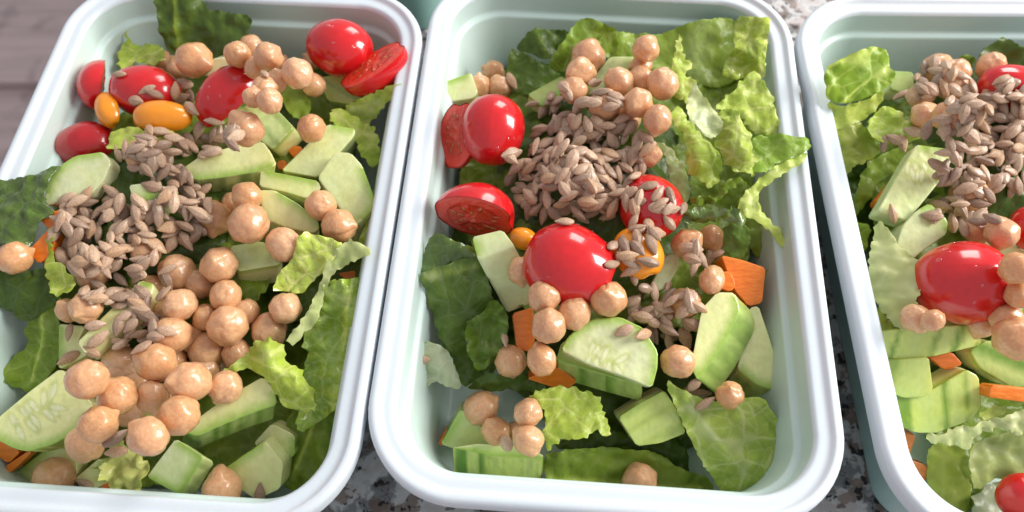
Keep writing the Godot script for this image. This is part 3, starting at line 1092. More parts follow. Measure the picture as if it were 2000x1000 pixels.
func bed(where: String, pts: Array, h, tone: Color, group: String, o := {}):
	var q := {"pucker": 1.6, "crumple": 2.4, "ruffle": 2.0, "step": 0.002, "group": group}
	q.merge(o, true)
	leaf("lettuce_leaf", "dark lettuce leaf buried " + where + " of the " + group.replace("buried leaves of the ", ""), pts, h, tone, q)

func left_salad():
	var G := "buried leaves of the left salad"
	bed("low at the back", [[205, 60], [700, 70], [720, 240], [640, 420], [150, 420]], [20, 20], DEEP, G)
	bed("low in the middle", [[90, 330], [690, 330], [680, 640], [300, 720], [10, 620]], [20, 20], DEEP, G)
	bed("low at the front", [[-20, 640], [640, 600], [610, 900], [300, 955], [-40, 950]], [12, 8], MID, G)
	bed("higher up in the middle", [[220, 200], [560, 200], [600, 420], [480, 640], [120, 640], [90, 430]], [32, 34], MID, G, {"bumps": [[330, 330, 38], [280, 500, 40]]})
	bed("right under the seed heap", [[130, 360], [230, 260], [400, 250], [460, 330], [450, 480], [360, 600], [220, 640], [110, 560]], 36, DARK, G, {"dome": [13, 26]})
	# lettuce round the edge
	leaf("lettuce_leaf", "dark green lettuce leaf standing against the back wall of the left container", [[303, -40], [380, -40], [400, 18], [440, 22], [493, 32], [490, 62], [462, 112], [420, 118], [385, 96], [345, 102], [328, 108], [314, 62], [308, 20]], [64, 44], DARK, {"crumple": 2.2, "rib": [[330, 105], [370, -30]], "ribw": 1.0, "ribtone": MID, "mat": M.leaf_soft})
	leaf("lettuce_leaf", "small frilly light green lettuce piece behind two red tomatoes of the left salad", [[245, 48], [251, 76], [266, 85], [300, 79], [318, 95], [332, 124], [300, 130], [262, 126], [250, 142], [234, 132], [229, 104], [241, 82]], [42, 36], LIGHT, {"rag": 1.2})
	leaf("lettuce_leaf", "glossy blistered dark lettuce leaf overhanging the left side of the left container", [[-60, 345], [0, 349], [60, 345], [122, 316], [104, 350], [90, 395], [112, 418], [80, 432], [70, 462], [55, 487], [0, 474], [-60, 480]], [60, 52], DARK, {"pucker": 1.8, "mat": M.leaf_wet, "crumple": 1.8})
	leaf("lettuce_leaf", "dark mottled lettuce leaf under the lone chickpea at the left edge", [[-40, 528], [60, 530], [95, 520], [126, 522], [132, 562], [95, 602], [62, 627], [40, 628], [18, 605], [-40, 596]], [50, 40], DARK, {"pucker": 1.3, "crumple": 1.8})
	leaf("lettuce_leaf", "veined mid green lettuce leaf hanging down inside the left container's left wall", [[122, 572], [118, 650], [116, 705], [92, 747], [60, 767], [30, 758], [10, 740], [18, 700], [45, 680], [43, 640], [80, 598]], [44, 24], MID, {"rib": [[118, 600], [40, 750]], "ribw": 0.8, "ribtone": LIGHT})
	leaf("lettuce_piece", "pale frilly lettuce edge showing left of the seeds in the left salad", [[116, 420], [128, 438], [108, 470], [104, 500], [150, 545], [160, 570], [110, 582], [93, 548], [91, 500], [93, 460]], [56, 48], LIGHT, {"rag": 1.0})
	leaf("lettuce_piece", "short pale green lettuce rib between the orange tomato and the seeds of the left salad", [[207, 262], [255, 246], [300, 260], [338, 252], [341, 270], [290, 290], [226, 293], [204, 290], [214, 275]], [54, 54], LIGHT, {"mat": M.leaf_soft, "crumple": 0.4})
	leaf("lettuce_piece", "curled yellow lettuce tip at the front wall of the left container", [[178, 915], [205, 908], [214, 882], [214, 846], [244, 846], [246, 880], [266, 890], [286, 905], [292, 935], [270, 965], [240, 962], [218, 980], [205, 965], [212, 945]], [36, 27], Color(0.92, 0.90, 0.36), {"rag": 1.5, "ruffle": 3.0, "pucker": 1.6, "crumple": 1.8, "mat": M.leaf_ivory})
	# behind and under
	leaf("lettuce_leaf", "dull translucent lettuce piece under the pair of tomatoes in the left container's back right corner", [[600, 168], [690, 176], [720, 230], [620, 260], [596, 204]], [30, 24], MID, {"mat": M.leaf_soft})
	leaf("lettuce_leaf", "folded olive lettuce piece beside the cucumber wedge under the cut red tomato", [[541, 176], [566, 158], [600, 172], [612, 222], [580, 238], [556, 208]], [42, 38], MID, {"mat": M.leaf_soft})
	leaf("lettuce_leaf", "yellow green lettuce leaf rising to the left container's right wall below a halved tomato", [[668, 216], [704, 190], [738, 178], [788, 156], [784, 172], [752, 206], [724, 246], [690, 250]], [54, 36], LIGHT, {"mat": M.leaf_soft, "tone2": PALE, "rag": 0.9})
	leaf("lettuce_leaf", "ruffled lettuce piece hanging beside the two upright cucumber blocks of the left salad", [[640, 212], [662, 208], [692, 226], [742, 258], [736, 318], [724, 328], [706, 308], [694, 268], [652, 248]], [46, 36], LIGHT, {"rag": 1.0})
	leaf("lettuce_leaf", "narrow lettuce leaf edge standing along the left container's right wall", [[744, 306], [757, 304], [757, 342], [736, 430], [716, 505], [694, 500], [720, 420], [742, 346]], [48, 36], LIGHT, {"rag": 0.5})
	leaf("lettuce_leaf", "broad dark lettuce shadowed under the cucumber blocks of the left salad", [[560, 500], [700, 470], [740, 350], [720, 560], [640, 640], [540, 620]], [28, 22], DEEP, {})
	leaf("lettuce_leaf", "smooth green lettuce leaf low in the front right corner of the left container", [[600, 740], [664, 780], [640, 866], [662, 876], [602, 942], [560, 967], [536, 900], [560, 820]], [26, 10], MID, {"mat": M.leaf_soft, "rib": [[560, 940], [640, 780]], "ribw": 0.8, "ribtone": LIGHT})
	leaf("lettuce_leaf", "large veined lettuce leaf leaning on the left container's right wall near the front", [[632, 548], [730, 541], [728, 562], [722, 602], [704, 650], [690, 720], [662, 792], [640, 812], [585, 850], [580, 780], [600, 700], [588, 650], [616, 628], [628, 575]], [50, 22], Color(0.60, 0.74, 0.20), {"rib": [[640, 800], [700, 550]], "ribw": 1.2, "ribtone": LIGHT, "crumple": 3.0, "mat": M.leaf_wet, "pucker": 1.7, "ruffle": 2.2})
	# cucumber, from the bottom of the box upwards
	cuke("shadowed pale cucumber piece lying at the front wall under the lowest left chickpea", [[28, 925], [100, 868], [150, 888], [150, 955], [62, 958]], [18, 10], [9], {"skin": [4, 0]})
	cuke("half hidden green cucumber piece between the yellow lettuce tip and the front wall chickpea", [[145, 935], [195, 893], [214, 945], [160, 962]], [16, 12], [8], {"skin": [1]})
	cuke("dark green cucumber skin showing under the chickpeas near the front of the left salad", [[240, 850], [268, 797], [302, 798], [322, 830], [300, 858], [258, 866]], [30, 22], [10], {"face_skin": true, "stripe": 0.6})
	cuke("cucumber cube in the front right of the left salad, under the striped slab", [[434, 918], [517, 861], [553, 904], [547, 955], [500, 976], [450, 945]], [30, 20], [12], {"skin": [0]})
	cuke("partly hidden cucumber piece behind the front cucumber cube of the left salad", [[494, 867], [530, 827], [576, 850], [576, 890], [552, 903]], [24, 18], [10], {"skin": [2, 3]})
	cuke("short cucumber log with a pale lit end by the left container's front wall", [[342, 856], [397, 892], [352, 968], [285, 931]], [38, 22], [366, 868, 34], {"skin": [1, 0, 2], "flesh": Color(0.78, 0.80, 0.46), "pale": Color(0.56, 0.66, 0.26), "stripe": 0.4})
	cuke("thick cucumber slab with one dark stripe in the front of the left salad", [[352, 842], [408, 800], [455, 768], [514, 735], [536, 760], [542, 790], [488, 808], [430, 832], [385, 852]], [44, 36], [354, 868, 24], {"skin": [4, 5, 6, 7, 8], "stripe": 0.8, "pale": Color(0.42, 0.55, 0.17)})
	cuke("big cucumber half slice with faint seeds at the left container's front left", [[-18, 832], [0, 812], [60, 762], [116, 720], [138, 735], [164, 772], [182, 790], [172, 812], [146, 846], [100, 870], [55, 882], [28, 877], [-12, 856]], [40, 34], [11], {"skin": [7, 8, 9, 10, 11], "seeds": [30, 836, 120, 772, 9, 2.2]})
	cuke("pale cucumber piece under the seeds at the left salad's left edge", [[114, 632], [166, 637], [152, 666], [172, 692], [114, 722]], [40, 36], [10], {"skin": [4]})
	cuke("pale cucumber slice between the seeds and the chickpeas in the middle of the left salad", [[150, 668], [275, 546], [302, 556], [282, 612], [206, 656], [166, 692]], [48, 46], [9], {"skin": [1]})
	cuke("cucumber chunk under the tomato pair by the left container's right wall", [[620, 152], [665, 143], [722, 172], [692, 206], [640, 196]], [38, 32], [12], {"face_skin": true, "stripe": 0.55})
	cuke("cucumber wedge with pale striped skin under the cut red tomato", [[440, 222], [502, 197], [527, 200], [574, 248], [534, 292], [490, 262]], [50, 46], [466, 246, 34], {"face_skin": true, "grain": [505, 200, 565, 262], "stripe": 0.55, "pale": Color(0.56, 0.66, 0.27)})
	cuke("long pale cucumber bar right of the big half slice of the left salad", [[640, 242], [695, 252], [690, 268], [620, 346], [549, 333]], [50, 46], [644, 268, 33], {"skin": [0], "flesh": Color(0.68, 0.74, 0.37)})
	cuke("upright cucumber block nearest the right wall of the left container", [[620, 346], [655, 296], [685, 298], [707, 322], [737, 400], [706, 432], [690, 445]], [52, 44], [630, 390, 32], {"skin": [4, 3], "flesh": Color(0.68, 0.75, 0.38), "stripe": 0.4})
	cuke("flat cucumber piece wedged between the bar and the rounded cucumber end of the left salad", [[509, 331], [622, 353], [628, 370], [600, 388], [556, 374], [506, 364]], [50, 46], [511, 352, 36], {"skin": [0]})
	cuke("cucumber piece with a rounded end below the flat cucumber piece of the left salad", [[504, 371], [536, 371], [580, 396], [621, 428], [625, 446], [612, 456], [560, 444], [516, 428]], [54, 46], [508, 402, 38], {"skin": [1, 2, 3], "pale": Color(0.62, 0.70, 0.30), "stripe": 0.2})
	cuke("thick cucumber half slice just below the heap of seeds by the orange tomato", [[348, 334], [392, 304], [458, 284], [514, 276], [530, 298], [541, 322], [500, 336], [440, 346], [384, 352]], [54, 50], [352, 372, 35], {"skin": [5, 6, 7, 8], "stripe": 0.55, "pale": Color(0.58, 0.68, 0.30)})
	cuke("cut cucumber slice leaning at the left side of the left salad, seeds along its edge", [[86, 386], [95, 350], [118, 322], [146, 304], [200, 296], [217, 316], [202, 352], [176, 380], [90, 402]], [60, 54], [8], {"skin": [0, 1, 2, 3], "flesh": Color(0.74, 0.77, 0.45)})
	cuke("small cucumber block with a dark green side amid the seeds of the left salad", [[250, 361], [286, 357], [300, 362], [288, 398], [266, 428], [258, 388]], [59, 53], [302, 372, 55], {"skin": [2, 3, 1], "stripe": 0.7, "flesh": Color(0.72, 0.76, 0.42)})
	cuke("cucumber chunk with yellowish skin below the oblong chickpea of the left salad", [[449, 480], [510, 470], [551, 494], [548, 516], [464, 530]], [46, 44], [455, 516, 32], {"face_skin": true, "stripe": 0.2, "pale": Color(0.60, 0.68, 0.30)})
	cuke("small pale cucumber corner behind the cut red tomato of the left salad", [[384, 146], [414, 115], [441, 112], [460, 122], [412, 150]], [52, 46], [10], {"flesh": Color(0.78, 0.80, 0.52)})
	# carrot
	carrot("carrot piece left of the seeds in the left salad, the upper of two", [[74, 425], [90, 413], [126, 411], [112, 436], [98, 452]], [56, 52], [7])
	carrot("carrot wedge left of the seeds in the left salad, the lower of two", [[54, 490], [95, 446], [108, 470], [98, 500], [75, 516]], [55, 50], [8])
	carrot("carrot piece at the photo's left edge near the front wall", [[-8, 858], [40, 882], [16, 906], [-8, 890]], [24, 20], [6])
	carrot("thin carrot stick under the big cucumber half slice at the front left", [[8, 912], [54, 881], [63, 884], [18, 926]], [22, 18], [5])
	carrot("carrot bit between the cucumber wedge and the long cucumber bar", [[560, 292], [580, 283], [592, 290], [575, 310]], [36, 34], [6])
	carrot("carrot crumb right of the thick cucumber half slice of the left salad", [[538, 316], [556, 311], [561, 329], [544, 333]], [36, 34], [6])
	carrot("dark carrot piece deep beside the left container's right wall", [[658, 534], [696, 528], [692, 546], [660, 548]], [26, 24], [6])
	carrot("carrot sliver between the yellow lettuce tip and the front wall", [[194, 950], [214, 942], [216, 954], [200, 960]], [14, 12], [4])
	# tomatoes
	tomato("cherry_tomato", "red cherry tomato half nearest the back left corner of the left container", [199, 166, 44], [60, 44, 44], Vector3(0.25, 0.25, 1.0), {"dome": Vector3(-0.8, 0.45, 0.25), "half": true})
	tomato("cherry_tomato", "dark red cherry tomato low at the left wall of the left container", [168, 283, 40], [62, 46, 42], Vector3(1, 0.1, -0.1), {"mat": M.tomato_dark})
	tomato("cherry_tomato", "red cherry tomato behind the whole orange tomato half of the left salad", [285, 180, 48], [70, 52, 50], Vector3(1, -0.1, 0.15), {"drops": 9})
	tomato("orange_tomato", "orange tomato piece wedged between three red tomatoes of the left salad", [216, 216, 48], [42, 26, 28], Vector3(0.5, -0.1, 1.0), {"mat": M.tomato_orange, "cutmat": M.orange_cut, "half": true, "dome": Vector3(-0.6, 0.7, 0.1)})
	tomato("orange_tomato", "orange tomato half with a small stem scar in front of the red tomatoes", [318, 230, 52], [58, 34, 32], Vector3(-1, 0.05, 0.0), {"mat": M.tomato_orange, "cutmat": M.orange_cut, "half": true, "dome": Vector3(0.0, 1.0, 0.15), "scar": true})
	tomato("cherry_tomato", "halved red tomato with its cut side tilted right, centre back of the left salad", [452, 196, 52], [74, 46, 62], Vector3(0.85, 0.35, -0.75), {"half": true, "dome": Vector3(-0.45, 0.85, -0.15), "drops": 9})
	tomato("cherry_tomato", "round red cherry tomato in the back right corner of the left container", [664, 94, 50], [68, 56, 54], Vector3(1, 0.0, 0.35), {"drops": 9})
	tomato("cherry_tomato", "halved red tomato leaning on the round one, its seedy cut face turned up", [728, 126, 53], [76, 50, 56], Vector3(0.85, 0.2, -0.62), {"half": true, "dome": Vector3(0.6, -0.75, 0.1)})
	# chickpeas, the lower ones first
	for a in [
		[310, 118, 46, "chickpea behind the frilly lettuce and two red tomatoes of the left salad", 32], [350, 132, 44, "half hidden chickpea under the wrinkled one at the left salad's back", 36], [610, 118, 34, "chickpea shadowed left of the round back corner tomato", 30],
		[491, 93, 48, "farthest back of the chickpeas between dark leaf and round tomato"], [464, 106, 52, "chickpea beside the dark leaf at the left salad's back"], [500, 132, 44, "chickpea behind the small lone seed at the left salad's back"], [552, 130, 40, "chickpea under the back chickpea row, left of the shadowed cucumber"], [612, 166, 46, "brown shaded chickpea left of the cucumber under the tomato pair"],
		[524, 111, 56, "roundest chickpea of the back group in the left salad"], [541, 158, 44, "chickpea in the back group nearest the olive lettuce piece"], [582, 144, 60, "chickpea just left of the tomato pair in the left container"], [517, 172, 46, "chickpea touching the cut red tomato on its right"], [494, 190, 40, "chickpea half under the cut red tomato"], [527, 197, 50, "pinkish chickpea on the cucumber wedge beside the cut tomato"],
		[379, 118, 68, "large wrinkled chickpea at the back of the left salad beside the dark leaf"], [608, 251, 54, "chickpea between the olive lettuce and the long cucumber bar"], [480, 252, 68, "big lit chickpea at the upper right of the left seed heap"],
		[272, 303, 56, "chickpea half buried in seeds below the orange tomato half"], [456, 396, 42, "chickpea tucked behind two others beside the rounded cucumber end"], [482, 384, 58, "chickpea on the flat cucumber piece of the left salad"], [626, 401, 60, "chickpea resting below the upright cucumber block"], [661, 441, 66, "chickpea with tiny bubbles on its skin near the right wall"],
		[285, 492, 58, "chickpea half buried in the left seed heap"], [415, 426, 70, "chickpea with its beak to the right beside the left seed heap"], [485, 437, 78, "very round lit chickpea right of the left seed heap"], [555, 478, 68, "oblong pink chickpea beside the bright green lettuce"], [28, 504, 64, "lone chickpea on dark lettuce at the photo's left edge"],
		[133, 606, 46, "chickpea partly hidden at the left salad's left edge under the seeds"], [168, 600, 62, "chickpea left of the seed trail in the left salad"], [180, 531, 66, "chickpea at the lower left of the left seed heap"], [402, 620, 52, "chickpea behind the heart shaped one in the left salad"], [424, 716, 44, "chickpea hidden behind the row beside the curled lettuce"],
		[346, 532, 70, "chickpea at the lower right of the left seed heap"], [428, 518, 70, "smooth lit chickpea right of the left seed heap's lower end"], [441, 577, 58, "chickpea between the smooth lit one and the heart shaped one"], [350, 595, 64, "golden chickpea under the lower end of the left seed heap"], [404, 684, 70, "chickpea left of the curled green lettuce"], [445, 636, 78, "heart shaped chickpea right of the middle of the left salad"],
		[336, 655, 70, "chickpea with peeling skin in the middle of the left salad"], [525, 647, 68, "lower of two chickpeas on the bright lettuce of the left salad"], [558, 602, 60, "upper of two chickpeas on the bright lettuce of the left salad"], [441, 757, 64, "chickpea above the striped cucumber slab"], [237, 711, 72, "golden chickpea below the seed trail"], [306, 709, 76, "pink chickpea with a pointed beak below the peeling one"],
		[298, 775, 62, "chickpea with a seed lying on its edge, front of the left salad"], [229, 774, 76, "chickpea between the golden one and the front tip"], [170, 741, 76, "chickpea on the big cucumber half slice"], [370, 747, 80, "large chickpea near the striped cucumber slab"], [350, 811, 76, "chickpea with its beak to the upper left, touching the striped slab"],
		[168, 866, 72, "shaded chickpea below the front one on the big half slice"], [192, 828, 70, "glossy chickpea by the big cucumber half slice's lower end"], [290, 853, 74, "chickpea above the short cucumber log"], [105, 934, 76, "lowest left chickpea of the left salad by the front wall"], [434, 955, 76, "lowest right chickpea of the left salad by the front wall"],
	]:
		pea(a[0], a[1], a[2], a[3], "", a[4] if a.size() > 4 else -1.0)
	for a in [
		[272, 742, 60, "chickpea hidden between the one above the striped slab and the front tip"],
		[335, 708, 60, "chickpea under the pointed pink one and the large one by the slab"],
		[262, 806, 60, "chickpea low behind the glossy front left one"],
		[330, 612, 56, "chickpea peeping out right of the seed trail's end"],
		[392, 556, 58, "chickpea in the gap left of the one between smooth and heart shaped"],
		[305, 566, 56, "chickpea under the seeds right of the lower left heap edge"],
		[400, 722, 58, "chickpea peeping out above the one over the striped slab"],
		[216, 664, 56, "chickpea hidden by the seed trail near the pale slice"],
		[462, 690, 54, "chickpea under the curled leaf's left tip in the left salad"],
		[372, 660, 56, "chickpea low between the peeling and the heart shaped one"],
		[325, 778, 52, "chickpea low behind the one touching the striped slab"],
		[205, 805, 56, "chickpea low behind the glossy one and the golden one's row"],
		[250, 590, 56, "chickpea beneath the middle of the seed trail of the left salad"],
		[480, 610, 52, "chickpea in shade left of the two on bright lettuce"],
	]:
		pea(a[0], a[1], a[2], a[3], "", 40.0 - 14.0 * clampf((a[1] - 600.0) / 220.0, 0.0, 1.0))
	# lettuce over the top
	leaf("lettuce_leaf", "bright glossy lettuce piece beside the oblong chickpea of the left salad", [[590, 450], [612, 458], [668, 470], [666, 490], [640, 520], [604, 556], [585, 577], [560, 570], [530, 566], [546, 532], [572, 502]], [58, 46], LIGHT, {"pucker": 1.8, "mat": M.leaf_wet, "crumple": 1.5})
	leaf("lettuce_leaf", "pale curled lettuce edge running down beside the bright glossy piece", [[668, 474], [690, 467], [736, 494], [690, 512], [648, 532], [634, 560], [624, 625], [594, 650], [578, 674], [556, 664], [580, 640], [604, 602], [620, 556], [640, 508]], [56, 44], PALE, {"mat": M.leaf_ivory, "tone2": Color(0.66, 0.76, 0.30), "crumple": 1.8, "rag": 0.7})
	leaf("lettuce_leaf", "curled light lettuce leaf with a jagged edge right of the chickpeas of the left salad", [[426, 728], [448, 714], [476, 692], [496, 664], [535, 660], [556, 672], [556, 706], [586, 716], [606, 756], [623, 800], [586, 806], [556, 790], [536, 760], [506, 726], [484, 720], [452, 730]], [50, 40], LIGHT, {"rag": 1.0, "crumple": 2.4, "bumps": [[520, 690, 53], [575, 745, 48]]})
	# sunflower seeds
	var H := "sunflower seeds heaped on the left salad"
	for a in [[287, 176], [302, 184], [354, 196], [360, 168], [372, 190], [268, 200], [345, 182], [376, 215]]: seed_at(a[0], a[1], "sunflower seed among the tomatoes at the left salad's back", "seeds among the left salad's tomatoes")
	heaps([
		[300, 300, 78, 44, 21, 11, "sunflower seed in the heap below the orange tomatoes of the left salad", H],
		[415, 272, 58, 34, 14, 7, "sunflower seed beside the big lit chickpea right of the left heap", H],
		[190, 450, 92, 80, 49, 27, "sunflower seed in the left of the left salad's heap", H],
		[330, 410, 80, 82, 40, 22, "sunflower seed in the right of the left salad's heap", H],
		[240, 545, 95, 62, 22, 12, "sunflower seed at the front of the left salad's heap", H],
		[255, 640, 75, 55, 12, 7, "sunflower seed trailing below the left salad's heap", H],
	])
	seed_at(232, 146, "single sunflower seed by the small cucumber corner at the left salad's back", "")
	seed_at(517, 145, "single grey sunflower seed on the back chickpeas of the left salad", "")
	seed_at(324, 760, "single sunflower seed on a chickpea in the front half of the left salad", "")
	seed_at(230, 858, "upper of two sunflower seeds above the yellow lettuce tip", "")
	seed_at(228, 884, "lower of two sunflower seeds above the yellow lettuce tip", "")
	seed_at(508, 966, "single sunflower seed by the front right wall of the left container", "")
	seed_at(168, 946, "single sunflower seed beside the lowest left chickpea", "")
	seed_at(138, 652, "single sunflower seed on pale cucumber left of the seed trail", "")
	seed_at(134, 700, "single sunflower seed above the big cucumber half slice", "")
	seed_at(182, 690, "single grey sunflower seed by the golden chickpea", "")
	seed_at(4, 790, "single sunflower seed at the photo's left edge above the big half slice", "")

func middle_salad():
	var G := "buried leaves of the middle salad"
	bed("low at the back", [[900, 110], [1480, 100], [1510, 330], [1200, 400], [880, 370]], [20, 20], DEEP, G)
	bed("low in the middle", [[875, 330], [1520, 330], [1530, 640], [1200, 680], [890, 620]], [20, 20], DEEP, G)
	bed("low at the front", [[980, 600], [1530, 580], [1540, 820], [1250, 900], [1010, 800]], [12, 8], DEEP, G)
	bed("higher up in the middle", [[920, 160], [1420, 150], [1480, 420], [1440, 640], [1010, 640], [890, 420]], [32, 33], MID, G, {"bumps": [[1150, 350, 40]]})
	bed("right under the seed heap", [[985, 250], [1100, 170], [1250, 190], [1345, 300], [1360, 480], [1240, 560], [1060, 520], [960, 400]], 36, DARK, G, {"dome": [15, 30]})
	# back
	leaf("lettuce_leaf", "large pale ribbed lettuce leaf along the back wall of the middle container", [[1170, 62], [1230, 66], [1290, 66], [1330, 50], [1440, 31], [1470, 70], [1450, 150], [1412, 170], [1360, 166], [1330, 145], [1290, 135], [1220, 134], [1185, 115]], [50, 38], MID, {"rib": [[1350, 165], [1368, 40]], "ribw": 5.5, "ribtone": Color(0.55, 0.64, 0.30), "mat": M.leaf_soft, "crumple": 1.6, "pucker": 0.2, "ruffle": 0.5})
	leaf("lettuce_leaf", "dark lettuce leaf against the back wall of the middle container, leftmost there", [[1004, 95], [1040, 54], [1070, 58], [1112, 57], [1104, 85], [1074, 122], [1020, 100]], [50, 42], DARK, {"rib": [[1074, 120], [1045, 60]], "ribw": 0.6, "ribtone": MID})
	leaf("lettuce_leaf", "green lettuce leaf with a ruffled edge in front of the dark back leaf", [[996, 98], [1020, 99], [1096, 142], [1090, 165], [1030, 190], [1000, 176], [989, 146]], [42, 36], Color(0.24, 0.35, 0.075), {"crumple": 1.5})
	leaf("lettuce_leaf", "sunlit folded lettuce leaf rising at the back of the middle salad", [[1070, 124], [1090, 90], [1112, 62], [1134, 34], [1166, 39], [1180, 50], [1172, 95], [1122, 106], [1108, 140], [1080, 138]], [60, 44], Color(0.46, 0.60, 0.14), {"rag": 0.6, "crumple": 1.6})
	leaf("lettuce_leaf", "small lettuce fold between the sunlit leaf and the pale ribbed one", [[1174, 42], [1206, 56], [1206, 108], [1180, 112], [1166, 80]], [58, 46], MID, {})
	leaf("lettuce_leaf", "shiny upright lettuce leaf in the back right corner of the middle container", [[1440, 29], [1470, 32], [1502, 30], [1500, 50], [1496, 100], [1493, 148], [1478, 153], [1414, 156], [1412, 136], [1434, 96], [1431, 60]], [66, 46], LIGHT, {"mat": M.leaf_wet, "crumple": 2.4, "pucker": 1.4, "tone2": MID})
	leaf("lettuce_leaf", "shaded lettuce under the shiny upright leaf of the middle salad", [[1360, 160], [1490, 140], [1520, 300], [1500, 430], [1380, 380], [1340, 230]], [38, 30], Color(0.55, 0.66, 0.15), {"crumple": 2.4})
	leaf("lettuce_leaf", "smooth green lettuce low by the right wall behind the orange carrot", [[1450, 400], [1510, 420], [1552, 490], [1546, 518], [1480, 510], [1440, 450]], [36, 28], MID, {"mat": M.leaf_soft})
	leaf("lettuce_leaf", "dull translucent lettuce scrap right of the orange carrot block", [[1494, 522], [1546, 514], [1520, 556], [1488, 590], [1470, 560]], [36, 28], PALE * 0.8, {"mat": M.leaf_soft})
	leaf("lettuce_leaf", "dark lettuce frill at the right wall below the orange carrot block", [[1488, 596], [1520, 588], [1528, 640], [1510, 668], [1490, 642]], [26, 18], DARK, {"ruffle": 2.5})
	leaf("lettuce_leaf", "mid green lettuce leaf pressed against the right wall of the middle container", [[1516, 330], [1560, 340], [1580, 420], [1572, 500], [1540, 520], [1504, 470], [1500, 380]], [40, 28], Color(0.52, 0.63, 0.14), {"mat": M.leaf_soft, "crumple": 2.6, "ruffle": 2.0})
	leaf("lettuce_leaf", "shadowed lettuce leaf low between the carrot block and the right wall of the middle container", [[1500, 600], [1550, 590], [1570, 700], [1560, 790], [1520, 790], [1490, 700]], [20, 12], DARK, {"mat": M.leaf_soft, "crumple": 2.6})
	# left side
	leaf("lettuce_leaf", "glossy dark lettuce under the seedy cut tomato of the middle salad", [[834, 470], [852, 454], [900, 478], [934, 486], [936, 510], [850, 530], [817, 534]], [50, 46], DARK, {"mat": M.leaf_wet, "crumple": 1.8})
	leaf("lettuce_leaf", "broad dark lettuce leaf with pale folded top on the middle container's left side", [[817, 534], [845, 524], [932, 500], [948, 522], [962, 575], [972, 640], [974, 728], [930, 742], [905, 760], [880, 702], [852, 644], [834, 582]], [52, 22], Color(0.22, 0.31, 0.09), {"rib": [[830, 532], [935, 506]], "ribw": 1.8, "ribtone": Color(0.50, 0.56, 0.26), "crumple": 2.2, "pucker": 0.9})
	leaf("lettuce_leaf", "curled dark lettuce tip with bright ruffled rim left of the red carrot", [[909, 630], [922, 622], [940, 612], [966, 578], [997, 624], [986, 668], [952, 722], [930, 722], [911, 686]], [46, 34], Color(0.28, 0.41, 0.09), {"crumple": 2.6, "ruffle": 2.4, "pucker": 1.5})
	leaf("lettuce_piece", "thin dark lettuce strip above the front left chickpeas of the middle salad", [[936, 732], [970, 726], [1026, 735], [1072, 754], [1062, 765], [985, 764], [908, 758]], [32, 26], DARK, {})
	leaf("lettuce_piece", "translucent white lettuce scrap with a seed on it at the middle container's left wall", [[807, 738], [814, 690], [832, 663], [855, 672], [876, 690], [892, 722], [905, 760], [870, 750], [850, 740], [835, 754], [815, 750]], [38, 27], WHITE, {"mat": M.leaf_ivory, "ribtone": WHITE, "tone2": WHITE * 0.85})
	# front
	leaf("lettuce_leaf", "smooth broad green lettuce leaf lying along the front wall of the middle container", [[1058, 890], [1100, 876], [1180, 871], [1232, 875], [1274, 878], [1322, 910], [1392, 936], [1400, 985], [1200, 988], [1072, 955]], [18, 9], MID, {"mat": M.leaf_soft, "pucker": 0.5, "rib": [[1070, 940], [1380, 960]], "ribw": 0.7, "ribtone": LIGHT})
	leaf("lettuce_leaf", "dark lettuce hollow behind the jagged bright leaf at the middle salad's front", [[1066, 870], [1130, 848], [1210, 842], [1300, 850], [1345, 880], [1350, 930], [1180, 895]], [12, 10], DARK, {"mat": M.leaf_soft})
	cuke("small cucumber wedge behind the striped front one in the middle container's front left", [[860, 868], [900, 799], [926, 820], [958, 852], [962, 878], [900, 882]], [24, 14], [10], {"skin": [0], "flesh": Color(0.60, 0.70, 0.30)})
	cuke("cucumber half slice with striped skin facing the front wall of the middle container", [[880, 874], [930, 866], [1000, 868], [1060, 886], [1062, 896], [960, 890]], [25, 22], [884, 944, 6], {"skin": [3, 4, 5], "stripe": 1.0})
	leaf("lettuce_leaf", "bright lettuce piece with a jagged lower edge at the middle salad's front", [[1030, 768], [1070, 758], [1112, 756], [1168, 770], [1182, 812], [1198, 850], [1182, 846], [1162, 838], [1132, 858], [1118, 850], [1082, 868], [1065, 882], [1061, 850], [1066, 806], [1045, 786]], [40, 30], LIGHT, {"rag": 1.1, "crumple": 1.5})
	cuke("fat cucumber log between the bright lettuce and the large veined leaf", [[1207, 815], [1250, 788], [1298, 762], [1322, 800], [1341, 846], [1290, 866], [1244, 872]], [34, 26], [16], {"face_skin": true, "grain": [1207, 815, 1296, 762], "stripe": 0.45})
	cuke("green cucumber block lowest at the middle container's right wall", [[1464, 600], [1482, 597], [1500, 650], [1528, 735], [1524, 765], [1478, 752], [1440, 720]], [40, 30], [1442, 640, 22], {"skin": [4, 5], "stripe": 0.8})
	cuke("large cucumber wedge with bright green skin on the right of the middle salad", [[1370, 602], [1400, 570], [1434, 571], [1444, 600], [1440, 620], [1402, 690], [1362, 744], [1348, 716]], [50, 42], [1404, 634, 38], {"skin": [2, 3, 4, 5, 6], "stripe": 0.4, "pale": Color(0.40, 0.55, 0.14)})
	cuke("cucumber half slice lying under the top one, its ridged skin to the front", [[1086, 704], [1096, 668], [1180, 650], [1250, 700], [1256, 752], [1180, 732]], [40, 38], [1090, 738, 26], {"skin": [3, 4, 5, 0], "stripe": 1.0, "pale": Color(0.40, 0.55, 0.14)})
	cuke("cucumber log at the left of the middle salad, under the seedy cut tomato", [[921, 462], [981, 448], [1005, 480], [933, 508]], [58, 54], [978, 568, 36], {"skin": [3], "flesh": Color(0.72, 0.78, 0.42), "stripe": 0.2})
